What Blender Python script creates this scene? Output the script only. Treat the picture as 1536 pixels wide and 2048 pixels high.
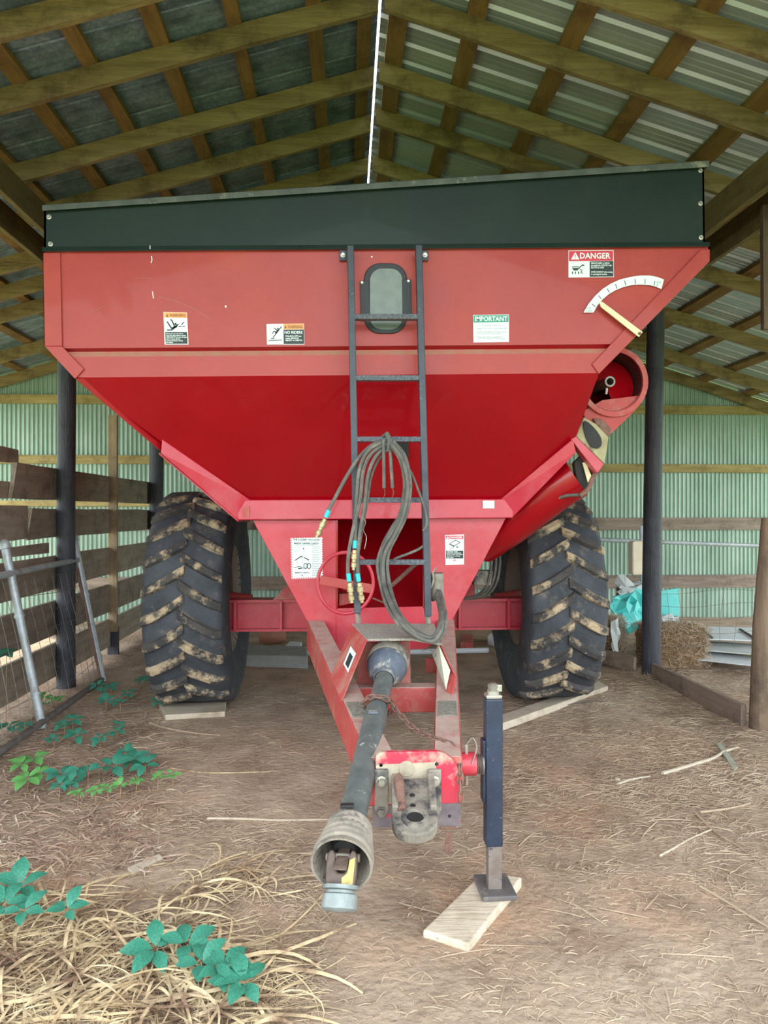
import bpy, bmesh, math, random
from mathutils import Vector, Matrix, Euler
for o in list(bpy.data.objects): bpy.data.objects.remove(o)
S = bpy.context.scene
COL = S.collection
R = random.Random(11)
# ---------------------------------------------------------------- camera
F, CZ, TH = 1500.0, 1.65, math.atan(75/1500)
cd = bpy.data.cameras.new('camera'); cam = bpy.data.objects.new('camera', cd); COL.objects.link(cam)
cd.sensor_fit = 'VERTICAL'; cd.sensor_height = 36; cd.sensor_width = 27; cd.lens = F/2048*36
cd.clip_start = .05; cd.clip_end = 300
cam.location = (0, 0, CZ); cam.rotation_euler = (math.pi/2, 0, -TH); S.camera = cam
# ---------------------------------------------------------------- sky, sun, exposure
w = bpy.data.worlds.new('sky'); S.world = w; w.use_nodes = True
bg = w.node_tree.nodes['Background']; bg.inputs[0].default_value = (.88, .95, 1.0, 1); bg.inputs[1].default_value = 1.7
sl = bpy.data.lights.new('sun', 'SUN'); sl.energy = 2.4; sl.angle = .05; sl.color = (1, .90, .76)
sun = bpy.data.objects.new('sun', sl); COL.objects.link(sun)
sun.rotation_euler = Vector((.66, -.40, -.76)).to_track_quat('-Z', 'Y').to_euler(); sun.location = (-20, 20, 20)
vs = S.view_settings; vs.view_transform = 'Standard'; vs.look = 'None'; vs.gamma = 1; vs.use_curve_mapping = False; vs.exposure = 1.62

# ---------------------------------------------------------------- geometry helpers
def P(px, py, Y):            # photo direction met with the real plane y = Y (metres)
    u, v = (px-768)/F, (1024-py)/F
    c, s = math.cos(TH), math.sin(TH); t = Y/(c-u*s)
    return Vector(((u*c+s)*t, Y, CZ+v*t))
def G(px, py, Z=0.0):        # photo direction met with the ground
    u, v = (px-768)/F, (1024-py)/F
    c, s = math.cos(TH), math.sin(TH); t = (Z-CZ)/v
    return Vector(((u*c+s)*t, (c-u*s)*t, Z))
def gh(x, y):                # ground relief
    return (.012*math.sin(1.7*x+.6*y)+.010*math.sin(2.3*y-1.1*x+1)+.006*math.sin(5.1*x+2)*math.sin(4.3*y)
            + .004*math.sin(11*x+3*y)*math.sin(9*y-2*x))
WL = {}
def _place(o, c, parent):
    WL[o.name] = Vector(c)
    if parent is not None:
        o.parent = parent; o.location = Vector(c)-WL[parent.name]
    else: o.location = c
def empty(name, loc, label=None, cat=None, group=None, kind=None):
    o = bpy.data.objects.new(name, None); COL.objects.link(o); o.empty_display_size = .1
    _place(o, Vector(loc), None); tag(o, label, cat, group, kind); return o
def tag(o, label=None, cat=None, group=None, kind=None):
    for k, v in (('label', label), ('category', cat), ('group', group), ('kind', kind)):
        if v: o[k] = v
    return o
def inst(src, name, M, parent):
    """another object on the same mesh, at world matrix M"""
    o = bpy.data.objects.new(name, src.data); COL.objects.link(o)
    loc, rot, sc = M.decompose()
    _place(o, loc, parent); o.rotation_mode = 'QUATERNION'; o.rotation_quaternion = rot; o.scale = sc
    for m in src.modifiers:
        n = o.modifiers.new(m.name, m.type)
        n.width = m.width; n.segments = m.segments; n.limit_method = m.limit_method
    return o
class MB:
    def __init__(s): s.v = []; s.f = []; s.sm = []
    def add(s, vs, fs, smooth=False):
        k = len(s.v); s.v += [tuple(p) for p in vs]; s.f += [tuple(i+k for i in f) for f in fs]; s.sm += [smooth]*len(fs); return s
    def hexa(s, a, b):      # two quads (bottom ring a, top ring b)
        return s.add(list(a)+list(b), [(3,2,1,0),(4,5,6,7),(0,1,5,4),(1,2,6,5),(2,3,7,6),(3,0,4,7)])
    def box(s, c, size, rot=None):
        x, y, z = [k/2 for k in size]; M = rot if rot is not None else Matrix.Identity(3); c = Vector(c)
        q = [c+M@Vector(p) for p in ((-x,-y,-z),(x,-y,-z),(x,y,-z),(-x,y,-z),(-x,-y,z),(x,-y,z),(x,y,z),(-x,y,z))]
        return s.hexa(q[:4], q[4:])
    def beam(s, a, b, wd, ht, up=(0,0,1)):   # rectangular bar from a to b
        a, b = Vector(a), Vector(b); d = (b-a).normalized(); u = Vector(up)
        x = d.cross(u).normalized()*(wd/2); z = x.cross(d).normalized()*(ht/2)
        q = lambda p: [p-x-z, p+x-z, p+x+z, p-x+z]
        return s.hexa(q(a), q(b))
    def prism(s, poly, vec):
        n = len(poly); vec = Vector(vec); a = [Vector(p) for p in poly]; b = [p+vec for p in a]
        return s.add(a+b, [tuple(range(n))[::-1], tuple(range(n, 2*n))]+[(i, (i+1) % n, n+(i+1) % n, n+i) for i in range(n)])
    def quad(s, *p): return s.add(p, [tuple(range(len(p)))])
    def tube(s, pts, r, n=10, closed=False, caps=True, smooth=True):
        pts = [Vector(p) for p in pts]; m = len(pts); rs = r if isinstance(r, (list, tuple)) else [r]*m
        t = []
        for i in range(m):
            if closed: t.append((pts[(i+1) % m]-pts[i-1]).normalized())
            else: t.append((pts[min(i+1, m-1)]-pts[max(i-1, 0)]).normalized())
        ref = Vector((0,0,1)) if abs(t[0].z) < .9 else Vector((1,0,0))
        x = t[0].cross(ref).normalized(); vs = []
        for i in range(m):
            x = (x-t[i]*x.dot(t[i])).normalized(); y = t[i].cross(x)
            for k in range(n):
                a = 2*math.pi*k/n; vs.append(pts[i]+(x*math.cos(a)+y*math.sin(a))*rs[i])
        fs = []
        for i in range(m if closed else m-1):
            j = (i+1) % m
            for k in range(n): fs.append((i*n+k, i*n+(k+1) % n, j*n+(k+1) % n, j*n+k))
        s.add(vs, fs, smooth)
        if caps and not closed:
            k0 = len(s.v)-len(vs)
            s.f += [tuple(k0+k for k in range(n))[::-1], tuple(k0+(m-1)*n+k for k in range(n))]; s.sm += [False, False]
        return s
    def lathe(s, prof, o, axis, n=24, smooth=True, closed=False):   # prof: (r, h) along axis
        o = Vector(o); a = Vector(axis).normalized(); ref = Vector((0,0,1)) if abs(a.z) < .9 else Vector((1,0,0))
        x = a.cross(ref).normalized(); y = a.cross(x); vs = []; m = len(prof)
        for r, h in prof:
            for k in range(n):
                t = 2*math.pi*k/n; vs.append(o+a*h+(x*math.cos(t)+y*math.sin(t))*r)
        fs = []
        for i in range(m if closed else m-1):
            j = (i+1) % m
            for k in range(n): fs.append((i*n+k, j*n+k, j*n+(k+1) % n, i*n+(k+1) % n))
        return s.add(vs, fs, smooth)
    def cyl(s, a, b, r, n=16): return s.tube([a, b], r, n)
    def build(s, name, mat, parent=None, bev=0, label=None, cat=None, group=None, kind=None, sharp=35, seg=2):
        lo = [min(p[i] for p in s.v) for i in range(3)]; hi = [max(p[i] for p in s.v) for i in range(3)]
        c = Vector([(lo[i]+hi[i])/2 for i in range(3)])
        if parent is None: c.z = lo[2]
        me = bpy.data.meshes.new(name); me.from_pydata([(p[0]-c.x, p[1]-c.y, p[2]-c.z) for p in s.v], [], s.f)
        bm = bmesh.new(); bm.from_mesh(me); bmesh.ops.recalc_face_normals(bm, faces=bm.faces)
        for f, k in zip(bm.faces, s.sm): f.smooth = k
        bm.to_mesh(me); bm.free()
        if any(s.sm): me.set_sharp_from_angle(angle=math.radians(sharp))
        for m in (mat if isinstance(mat, (list, tuple)) else [mat]): me.materials.append(m)
        o = bpy.data.objects.new(name, me); COL.objects.link(o); _place(o, c, parent)
        if bev:
            b = o.modifiers.new('bevel', 'BEVEL'); b.width = bev; b.segments = seg; b.limit_method = 'ANGLE'
        tag(o, label, cat, group, kind); return o
def smooth_path(pts, k=6):
    pts = [Vector(p) for p in pts]; out = []
    for i in range(len(pts)-1):
        a, b, c, d = pts[max(i-1,0)], pts[i], pts[i+1], pts[min(i+2,len(pts)-1)]
        for j in range(k):
            t = j/k; out.append(.5*((2*b)+(c-a)*t+(2*a-5*b+4*c-d)*t*t+(3*b-a-3*c+d)*t**3))
    return out+[pts[-1]]

# ---------------------------------------------------------------- materials
def C(r, g, b):
    f = lambda v: (v/255/12.92 if v <= 10 else ((v/255+.055)/1.055)**2.4)
    return (f(r), f(g), f(b), 1)
MATS = {}
def mat(name, c1, c2=None, scale=4, rough=.6, metal=0, stretch=(1,1,1), bump=0, bscale=None, coat=0, spec=.5,
        c3=None, s3=12, t3=(.58,.66), detail=5, rvar=.0, contrast=(.3,.7), rand=.0):
    m = bpy.data.materials.new(name); m.use_nodes = True; nt = m.node_tree; N = nt.nodes; L = nt.links
    b = N['Principled BSDF']; b.inputs['Roughness'].default_value = rough; b.inputs['Metallic'].default_value = metal
    b.inputs['Coat Weight'].default_value = coat; b.inputs['Coat Roughness'].default_value = .05
    b.inputs['Specular IOR Level'].default_value = spec; b.inputs['Base Color'].default_value = c1
    tc = N.new('ShaderNodeTexCoord'); oi = N.new('ShaderNodeObjectInfo')
    mp = N.new('ShaderNodeMapping'); mp.inputs['Scale'].default_value = stretch
    add = N.new('ShaderNodeVectorMath'); add.operation = 'MULTIPLY_ADD'
    cmb = N.new('ShaderNodeCombineXYZ')
    for k in range(3): L.new(oi.outputs['Random'], cmb.inputs[k])
    add.inputs[1].default_value = (37, 53, 71)
    L.new(cmb.outputs[0], add.inputs[0]); L.new(tc.outputs['Object'], add.inputs[2]); L.new(add.outputs[0], mp.inputs[0])
    col = None
    if c2 is not None:
        n = N.new('ShaderNodeTexNoise'); n.inputs['Scale'].default_value = scale; n.inputs['Detail'].default_value = detail; n.inputs['Roughness'].default_value = .62
        L.new(mp.outputs[0], n.inputs['Vector'])
        r = N.new('ShaderNodeValToRGB'); r.color_ramp.elements[0].position = contrast[0]; r.color_ramp.elements[1].position = contrast[1]
        r.color_ramp.elements[0].color = c1; r.color_ramp.elements[1].color = c2
        L.new(n.outputs[0], r.inputs[0]); col = r.outputs[0]
    if c3 is not None:
        n3 = N.new('ShaderNodeTexNoise'); n3.inputs['Scale'].default_value = s3; n3.inputs['Detail'].default_value = 7; n3.inputs['Roughness'].default_value = .7
        L.new(add.outputs[0], n3.inputs['Vector'])
        r3 = N.new('ShaderNodeMapRange'); r3.inputs[1].default_value = t3[0]; r3.inputs[2].default_value = t3[1]
        L.new(n3.outputs[0], r3.inputs[0])
        mx = N.new('ShaderNodeMix'); mx.data_type = 'RGBA'; mx.inputs['B'].default_value = c3
        L.new(r3.outputs[0], mx.inputs[0])
        if col: L.new(col, mx.inputs['A'])
        else: mx.inputs['A'].default_value = c1
        col = mx.outputs['Result']
        if coat or rvar:
            rr = N.new('ShaderNodeMapRange'); rr.inputs[3].default_value = rough; rr.inputs[4].default_value = min(1, rough+.35)
            L.new(r3.outputs[0], rr.inputs[0]); L.new(rr.outputs[0], b.inputs['Roughness'])
    if rand and col:
        hv = N.new('ShaderNodeHueSaturation'); mr = N.new('ShaderNodeMapRange'); mr.inputs[3].default_value = 1-rand; mr.inputs[4].default_value = 1+rand
        L.new(oi.outputs['Random'], mr.inputs[0]); L.new(mr.outputs[0], hv.inputs['Value']); L.new(col, hv.inputs['Color']); col = hv.outputs[0]
    if col: L.new(col, b.inputs['Base Color'])
    if bump:
        nb = N.new('ShaderNodeTexNoise'); nb.inputs['Scale'].default_value = bscale or scale*3; nb.inputs['Detail'].default_value = 6
        L.new(mp.outputs[0], nb.inputs['Vector'])
        bp = N.new('ShaderNodeBump'); bp.inputs['Strength'].default_value = bump; bp.inputs['Distance'].default_value = .02
        L.new(nb.outputs[0], bp.inputs['Height']); L.new(bp.outputs[0], b.inputs['Normal'])
    MATS[name] = m; return m
AX = {'X': (.12, 1, 1), 'Y': (1, .12, 1), 'Z': (1, 1, .12)}
def wood(name, axis, c1, c2, c3=None, **k):
    k.setdefault('rand', .12)
    return mat(name+'_'+axis, c1, c2, scale=k.pop('scale', 16), stretch=AX[axis], rough=k.pop('rough', .8), bump=k.pop('bump', .35), c3=c3, s3=k.pop('s3', 3), t3=k.pop('t3', (.5, .72)), **k)
lum1, lum2, lum3 = C(112,94,58), C(150,130,90), C(72,56,36)
raf = wood('rafter_timber', 'X', lum1, lum2, lum3)
pur = wood('purlin_timber', 'Y', C(112,84,44), C(140,110,62), C(86,62,32))
hdr = wood('header_timber', 'Y', C(92,80,46), C(122,106,64), C(82,58,36))
girtm = wood('girt_timber', 'X', C(138,120,72), C(176,160,108), C(112,90,56))
greyb = wood('grey_board', 'X', C(120,104,92), C(158,142,128), C(92,76,66))
fenceb = wood('fence_plank', 'Y', C(126,115,101), C(156,144,128), C(98,88,76), s3=5)
studm = wood('stud_timber', 'Z', C(132,114,88), C(164,146,116), C(102,86,66))
postm = wood('tarred_pole', 'Z', C(44,46,54), C(66,68,76), C(32,32,38), rough=.62, bump=.5, scale=24, rand=.05)
opost = wood('old_post', 'Z', C(92,76,62), C(128,108,88), C(62,50,42))
palew = wood('pale_wood', 'X', C(188,174,154), C(206,194,174), C(156,138,116))
galv_l = mat('old_galvanised_sheet', C(100,120,132), C(142,160,170), scale=34, rough=.5, metal=.25, c3=C(84,100,110), s3=5, t3=(.45,.65), rand=.15, bump=.08, bscale=60)
galv_r = mat('bright_ribbed_steel', C(172,186,190), C(190,202,204), scale=3, rough=.3, metal=.5, rand=.05)
galv_w = mat('corrugated_wall_steel', C(138,164,146), C(170,194,178), scale=2.2, rough=.42, metal=.35, rand=.06, stretch=(1,1,.4))
red = mat('red_paint', C(146,0,14), C(156,2,18), scale=2.5, rough=.32, coat=.45, spec=.3, c3=C(152,12,24), s3=2.2, t3=(.55,.85))
redu = mat('skylit_red_paint', C(158,46,42), C(168,56,50), scale=2.5, rough=.5, coat=.12, c3=C(178,78,68), s3=1.6, t3=(.45,.8))  # paler copy of the tank red, sky sheen on upright faces put into colour
redd = mat('dusty_red_paint', C(168,58,56), C(180,78,74), scale=5, rough=.6, c3=C(174,130,116), s3=4, t3=(.5,.72))
redf = mat('frame_red_paint', C(182,34,56), C(194,54,72), scale=5, rough=.42, coat=.25, c3=C(190,98,104), s3=3, t3=(.5,.8))
dustm = mat('grain_dust', C(176,140,116), C(190,112,98), scale=14, rough=.95)
mudred = mat('mud_dusted_red', C(176,66,66), C(176,128,116), scale=9, rough=.75, contrast=(.25,.8), detail=9)
dustcap = mat('settled_dust', C(168,140,130), C(188,164,154), scale=12, rough=.95, c3=C(176,92,90), s3=7, t3=(.52,.75))
blackp = mat('black_panel_paint', C(20,36,32), C(26,44,38), scale=3, rough=.5, coat=.05, spec=.3, c3=C(44,52,44), s3=2, t3=(.55,.8))
blkstl = mat('black_ladder_steel', C(42,48,58), C(62,68,78), scale=9, rough=.45, c3=C(110,116,124), s3=30, t3=(.62,.7))
tread = mat('checker_tread', C(70,76,86), C(120,126,134), scale=70, rough=.5, bump=.8, bscale=90)
bolt = mat('zinc_bolt', C(200,198,186), C(160,158,148), scale=30, rough=.35, metal=.7)
rubber = mat('tyre_rubber', C(46,50,57), C(72,76,83), scale=5, rough=.78, c3=C(126,116,104), s3=7, t3=(.56,.78), bump=.25, bscale=30)
lugm = mat('muddy_lug_rubber', C(48,48,52), C(82,78,74), scale=7, rough=.88, c3=C(184,164,134), s3=5, t3=(.49,.60), bump=.5, bscale=40)
rimm = mat('dusty_rim', C(150,138,124), C(124,112,102), scale=6, rough=.7)
rubh = mat('hose_rubber', C(78,78,76), C(108,106,100), scale=14, rough=.7, c3=C(142,134,120), s3=9, t3=(.52,.75))
brass = mat('brass_coupler', C(196,180,140), C(150,136,104), scale=60, rough=.4, metal=.6)
teal = mat('teal_band', C(40,190,200), rough=.5)
rust = mat('rusty_iron', C(104,76,66), C(136,102,90), scale=30, rough=.85, c3=C(84,62,56), s3=20, bump=.3)
castm = mat('worn_cast_iron', C(116,110,102), C(150,142,130), scale=16, rough=.7, c3=C(58,58,62), s3=9, t3=(.50,.64), bump=.35, bscale=30)
ptom = mat('grey_plastic_tube', C(78,84,84), C(104,108,106), scale=12, rough=.6, c3=C(168,168,160), s3=16, t3=(.60,.68), bump=.15)
ptob = mat('blue_grey_guard', C(74,84,104), C(110,116,122), scale=14, rough=.6, c3=C(186,182,170), s3=14, t3=(.54,.66), bump=.2)
dustt = mat('dusty_guard_rubber', C(120,114,104), C(160,150,136), scale=14, rough=.85, c3=C(78,76,74), s3=10, t3=(.5,.65))
jackm = mat('dark_blue_paint', C(26,36,54), C(42,54,76), scale=10, rough=.45, c3=C(120,124,132), s3=40, t3=(.63,.7))
steelm = mat('bare_steel', C(150,142,136), C(120,108,102), scale=14, rough=.5, metal=.5, c3=C(60,70,92), s3=12)
sandal = mat('mud_paint', C(190,180,158), C(150,138,120), scale=10, rough=.9)
white = mat('decal_white', C(226,240,236), rough=.45); ink = mat('decal_ink', C(34,48,52), rough=.5)
orange = mat('decal_orange', C(236,160,90), rough=.45); dred = mat('decal_red', C(204,52,74), rough=.45)
dgreen = mat('decal_green', C(44,150,124), rough=.45); grey_ink = mat('decal_grey', C(126,148,150), rough=.5); brown_ink = mat('decal_brown', C(130,84,34), rough=.5)
cream = mat('cream_paint', C(232,224,186), C(214,200,160), scale=12, rough=.55)
glass = mat('window_glass', C(88,102,92), C(104,118,106), scale=14, rough=.25, spec=.5)
gasket = mat('black_gasket', C(24,28,30), C(36,40,42), scale=10, rough=.5)
galvp = mat('galvanised_pipe', C(156,166,172), C(186,194,198), scale=14, rough=.5, metal=.4, c3=C(138,120,106), s3=9, t3=(.56,.7))
wirem = mat('fence_wire', C(150,146,140), C(112,100,90), scale=20, rough=.5, metal=.6)
dirt = mat('dirt_floor', C(136,112,92), C(188,170,149), scale=3.2, rough=.95, c3=C(174,128,96), s3=.8, t3=(.52,.74), bump=.9, bscale=26, detail=9)
lawn = mat('lawn', C(100,124,66), C(128,148,84), scale=4, rough=.9)
strawm = mat('straw', C(190,172,148), C(162,140,116), scale=1.5, rough=.8, c3=C(120,98,80), s3=2.5, t3=(.5,.7))
drygr = mat('dry_grass', C(220,202,164), C(184,158,120), scale=4, rough=.75, c3=C(122,94,74), s3=5, t3=(.47,.62))
hay = mat('hay', C(146,112,76), C(178,146,104), scale=30, rough=.9, stretch=(1,1,4), c3=C(112,84,56), s3=12, bump=1)
leafm = mat('creeper_leaf', C(36,104,84), C(66,140,116), scale=14, rough=.5); leafl = mat('young_leaf', C(78,140,72), C(104,164,92), scale=14, rough=.5)
stemm = mat('vine_stem', C(150,120,90), rough=.8)
tealm = mat('teal_plastic', C(70,200,196), C(120,216,210), scale=5, rough=.45); gplast = mat('grey_plastic_sheet', C(176,184,182), C(204,208,206), scale=5, rough=.5)
whmet = mat('white_sheet_metal', C(220,228,232), C(204,206,212), scale=2, rough=.45, c3=C(150,140,138), s3=3)
jugm = mat('weathered_jug', C(226,200,160), C(236,228,212), scale=3, rough=.5)
conc = mat('concrete', C(132,134,132), C(156,156,152), scale=8, rough=.9); clay = mat('tan_clay', C(170,120,96), C(150,104,84), scale=6, rough=.8)
dark = mat('dark_iron', C(30,30,32), C(48,46,46), scale=8, rough=.7)
# ================================================================ SETTING
# ground
m = MB(); x0, x1, y0, y1, st = -7.0, 8.0, -.8, 12.0, .1
nx, ny = int((x1-x0)/st)+1, int((y1-y0)/st)+1
m.add([(x0+i*st, y0+j*st, gh(x0+i*st, y0+j*st)) for j in range(ny) for i in range(nx)],
      [(j*nx+i, j*nx+i+1, (j+1)*nx+i+1, (j+1)*nx+i) for j in range(ny-1) for i in range(nx-1)], True)
floor = m.build('floor', dirt, kind='structure', sharp=180)
m = MB()
for a in ((-60,-60,60,-.75), (-60,-.75,-6.95,60), (7.95,-.75,60,60), (-6.95,11.95,7.95,60)):
    m.quad((a[0],a[1],-.03), (a[2],a[1],-.03), (a[2],a[3],-.03), (a[0],a[3],-.03))
m.build('ground_lawn', lawn, kind='structure')
# roof: ridge over x = XR, both sides fall by SL
XR, SL, ZB = .24, .30, 5.10
XL, XE, YF, YB = -5.9, 7.6, .3, 11.62  # YF: front edge carried forward, unseen, to cut skylight on the near ground
def zr(x): return ZB-SL*abs(x-XR)                      # underside of the rafters
ceil = empty('ceiling', (XR, 7, 0), kind='structure')
RYL = [.4, .9, 1.4, 2.1, 2.7, 3.3, 3.9, 4.51, 5.17, 6.07, 6.80, 7.62, 8.26, 8.87, 10.27, 11.35]
RYR = [.4, .9, 1.4, 2.1, 2.7, 3.3, 3.9, 4.45, 5.15, 6.00, 6.70, 7.60, 9.00, 10.45, 11.35]
def sag(p, k): return p+Vector((0, 0, k))
for sd, RY in ((-1, RYL), (1, RYR)):
    for y in RY:
        xe = XL if sd < 0 else XE; m = MB(); n = 7; h = .155
        ring = []
        for k in range(n+1):
            t = k/n; x = XR+sd*.022+(xe-XR)*t; z = zr(x)+R.uniform(-.007,.007)*(1 if sd < 0 else 2.6)
            wob = R.uniform(-.012, .012) if 0 < k < n else 0
            ring.append([(x, y-.022+wob, z), (x, y+.022+wob, z), (x, y+.022+wob, z+h), (x, y-.022+wob, z+h)])
        vs = [p for r in ring for p in r]; fs = [(0,1,2,3), tuple(4*n+q for q in (3,2,1,0))]
        for k in range(n):
            for q in range(4): fs.append((4*k+q, 4*(k+1)+q, 4*(k+1)+(q+1) % 4, 4*k+(q+1) % 4))
        m.add(vs, fs); m.build('rafter', raf, ceil)
PL = [.14, -.23, -.76, -1.25, -1.73, -2.19, -2.68, -3.18, -3.7, -4.25, -4.8, -5.4]
PR = [.38, .89, 1.54, 2.17, 2.86, 3.5, 4.15, 4.8, 5.5, 6.2, 6.9]
def rib(x, y): return zr(x)+.158
for side, xs in ((-1, PL), (1, PR)):
    for i, x in enumerate(xs):
        wd = (.10 if side < 0 else .125)+R.uniform(-.01, .015); z = rib(x, 0); m = MB()
        sl = SL*wd/2*(1 if side < 0 else -1)
        n = 6; ring = []
        for k in range(n+1):
            y = YF+(YB-.1-YF)*k/n; o = R.uniform(-.012, .012)
            ring.append([(x-wd/2+o, y, z-sl), (x+wd/2+o, y, z+sl), (x+wd/2+o, y, z+sl+.04), (x-wd/2+o, y, z-sl+.04)])
        vs = [p for r in ring for p in r]; fs = [(0,1,2,3), tuple(4*n+q for q in (3,2,1,0))]
        for k in range(n):
            for q in range(4): fs.append((4*k+q, 4*(k+1)+q, 4*(k+1)+(q+1) % 4, 4*k+(q+1) % 4))
        m.add(vs, fs); m.build('purlin', pur, ceil)
# roof sheets, each its own piece
def sheet_profile(width, kind):
    if kind == 'flat':      # old shallow sheet with a lapped seam
        return [(0, .004), (.012, .014), (.03, .0)]+[(.03+(width-.05)*k/8, .0025*math.sin(k*2.2)) for k in range(1, 8)]+[(width-.01, 0), (width+.015, .006)]
    out = []; p = .229; x = 0
    while x < width-.01:    # trapezoid ribs with two minor ribs between
        out += [(x, 0), (x+.018, .022), (x+.042, .022), (x+.06, 0), (x+.105, 0), (x+.112, .004), (x+.124, .004), (x+.131, 0), (x+.165, 0), (x+.172, .004), (x+.184, .004), (x+.191, 0)]; x += p
    return out+[(width+.005, 0)]
def roof_sheets(sd, wd, kind, mt):
    y = YF-.1
    while y < YB+.02:
        m = MB(); prof = sheet_profile(min(wd, YB+.12-y), kind)
        xa = XR+sd*.010; xb = (XL-.25) if sd < 0 else XE+.25; n = 4; jz = R.uniform(0, .004)
        vs = []
        for k in range(n+1):
            x = xa+(xb-xa)*k/n
            for (dy, dz) in prof: vs.append((x, y+dy, rib(x, 0)+.044+dz+jz))
        q = len(prof)
        m.add(vs, [(k*q+i, k*q+i+1, (k+1)*q+i+1, (k+1)*q+i) for k in range(n) for i in range(q-1)])
        m.build('roof_sheet', mt, ceil); y += wd
roof_sheets(-1, .335, 'flat', galv_l)
roof_sheets(1, .916, 'rib', galv_r)
# headers on the pole lines
for x, z, wz in ((-2.53, 3.99, .23), (-2.78, 3.93, .22), (2.98, 3.95, .24), (3.24, 3.86, .24)):
    MB().beam((x, YF, z+wz/2), (x, YB-.2, z+wz/2), .045, wz).build('header_beam', hdr, ceil, bev=.004)
# back wall
YW = 11.5
wall = empty('wall_back', (XR, YW, 0), kind='structure')
x = XL-.3
while x < XE+.3:
    m = MB(); wd = .66; n = 66; vs = []
    for i in range(n+1):
        xx = x+wd*1.02*i/n; dy = .013*math.sin(2*math.pi*(xx-x)/.066)
        vs += [(xx, YW+dy, -.05), (xx, YW+dy, zr(xx)+.17)]
    m.add(vs, [(2*i, 2*i+2, 2*i+3, 2*i+1) for i in range(n)], True)
    m.build('corrugated_sheet', galv_w, wall, sharp=180); x += wd
for zc, h, mt in ((3.34, .135, girtm), (2.43, .13, girtm), (1.47, .19, greyb), (.57, .2, greyb)):
    xa = XL-.2
    while xa < XE:
        xb = min(xa+4.6, XE+.2)
        dz = -.10 if xa > 2 and zc > 2 else 0
        MB().beam((xa, YW-.04, zc+dz+R.uniform(-.01,.01)), (xb-.01, YW-.04, zc+dz+R.uniform(-.01,.01)), .045, h).build('girt', mt, wall, bev=.004); xa = xb
MB().beam((XL, YW-.045, 2.0-.22), (.2, YW-.045, 2.0-.22), .04, .09).build('girt', girtm, wall, bev=.004)

# poles
def pole(x, y, r, z, label, mt=postm, lean=(0,0), n=16):
    m = MB(); k = 9; pts = []; rs = []
    for i in range(k+1):
        t = i/k; pts.append((x+lean[0]*t+.006*math.sin(5*t+x), y+lean[1]*t, -.1+(z+.1)*t)); rs.append(r*(1.06-.12*t)*(1+R.uniform(-.02,.02)))
    return m.tube(pts, rs, n).build('barn_pole', mt, label=label, cat='post', group='round poles carrying the shed roof')
pole(-2.63, 7.19, .082, zr(-2.63)-.02, 'black tarred round pole standing inside the plank fence on the left')
pole(3.06, 7.40, .088, zr(3.1)-.02, 'black tarred round pole rising beside the hay bales on the right', lean=(.05, 0))
pole(-2.62, 10.5, .095, zr(-2.62)-.02, 'black pole at the far end of the plank fence behind the tyre')

# plank fence on the left
fen = empty('plank_fence', (-2.75, 8, 0), 'weathered grey plank fence along the left side of the shed', 'fence')
def plank(y0, y1, z0, z1, x=-2.745, dz=0, jag=0):
    m = MB(); n = 9; vs = []
    for i in range(n+1):
        t = i/n; y = y0+(y1-y0)*t; a = z0+dz*t+R.uniform(-.006,.006); b = z1+dz*t+R.uniform(-.006,.006)
        vs += [(x-.018, y, a), (x+.018, y, a), (x+.018, y, b), (x-.018, y, b)]
        if i == 0 and jag:
            vs[-1] = (x-.018, y+.03, b); vs[-2] = (x+.018, y+.05, b); vs[-3] = (x+.018, y-.06, a); vs[-4] = (x-.018, y-.05, a)
    fs = [(0,1,2,3), tuple(4*n+q for q in (3,2,1,0))]
    for k in range(n):
        for q in range(4): fs.append((4*k+q, 4*(k+1)+q, 4*(k+1)+(q+1) % 4, 4*k+(q+1) % 4))
    return m.add(vs, fs).build('fence_board', fenceb, fen, bev=.004)
plank(6.32, 10.9, 1.76, 2.06, jag=1); plank(4.05, 6.5, 2.06, 2.18, x=-2.79); plank(4.05, 6.48, 1.76, 1.90, x=-2.79)
plank(6.62, 10.9, 1.41, 1.68, jag=1); plank(4.08, 6.58, 1.42, 1.70)
plank(4.1, 7.15, 1.27, 1.36, x=-2.79)
plank(4.1, 10.9, .93, 1.24); plank(4.05, 10.9, .50, .82); plank(4.1, 10.9, .10, .42)
m = MB(); m.box((-2.69, 8.8, 1.52), (.10, .045, 2.5)); m.build('fence_upright', studm, fen, bev=.004)
MB().box((-2.69, 4.25, 1.12), (.10, .045, 2.3)).build('fence_upright', studm, fen, bev=.004)
m = MB(); m.box((-2.70, 8.84, .12), (.12, .05, .4)); m.build('upright_stub', postm, fen)

# right side: old post, low board, wire
m = MB(); m.tube([(3.13, 5.55, -.1), (3.16, 5.55, .8), (3.225, 5.56, 1.60)], [.075, .070, .062], 12, smooth=True)
m.build('fence_post', opost, label='short weathered wooden post at the right edge of the picture', cat='post')
MB().beam((3.245, 5.50, -.05), (3.245, 5.50, 1.22), .05, .12, up=(1,0,0)).build('post_board', opost, bev=.004, label='flat board standing against the short post at the right edge', cat='board')
MB().beam((3.235, 5.60, 3.05), (3.225, 5.60, 4.0), .05, .1, up=(1,0,0)).build('hanging_board', opost, bev=.004, label='upright board hanging from the roof header at the upper right edge', cat='board')
MB().beam((3.02, 7.25, .075), (3.05, 5.62, .085), .045, .17).build('kick_board', wood('kick', 'Y', C(112,96,84), C(140,122,106), C(84,70,60)), bev=.005, label='grey board on edge between the right pole and the short post', cat='board')
MB().beam((2.35, 8.62, .16), (2.98, 7.62, .07), .045, .16).build('kick_board', MATS['kick_Y'], bev=.005, label='dark board on edge in front of the left hay bale', cat='board')
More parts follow.
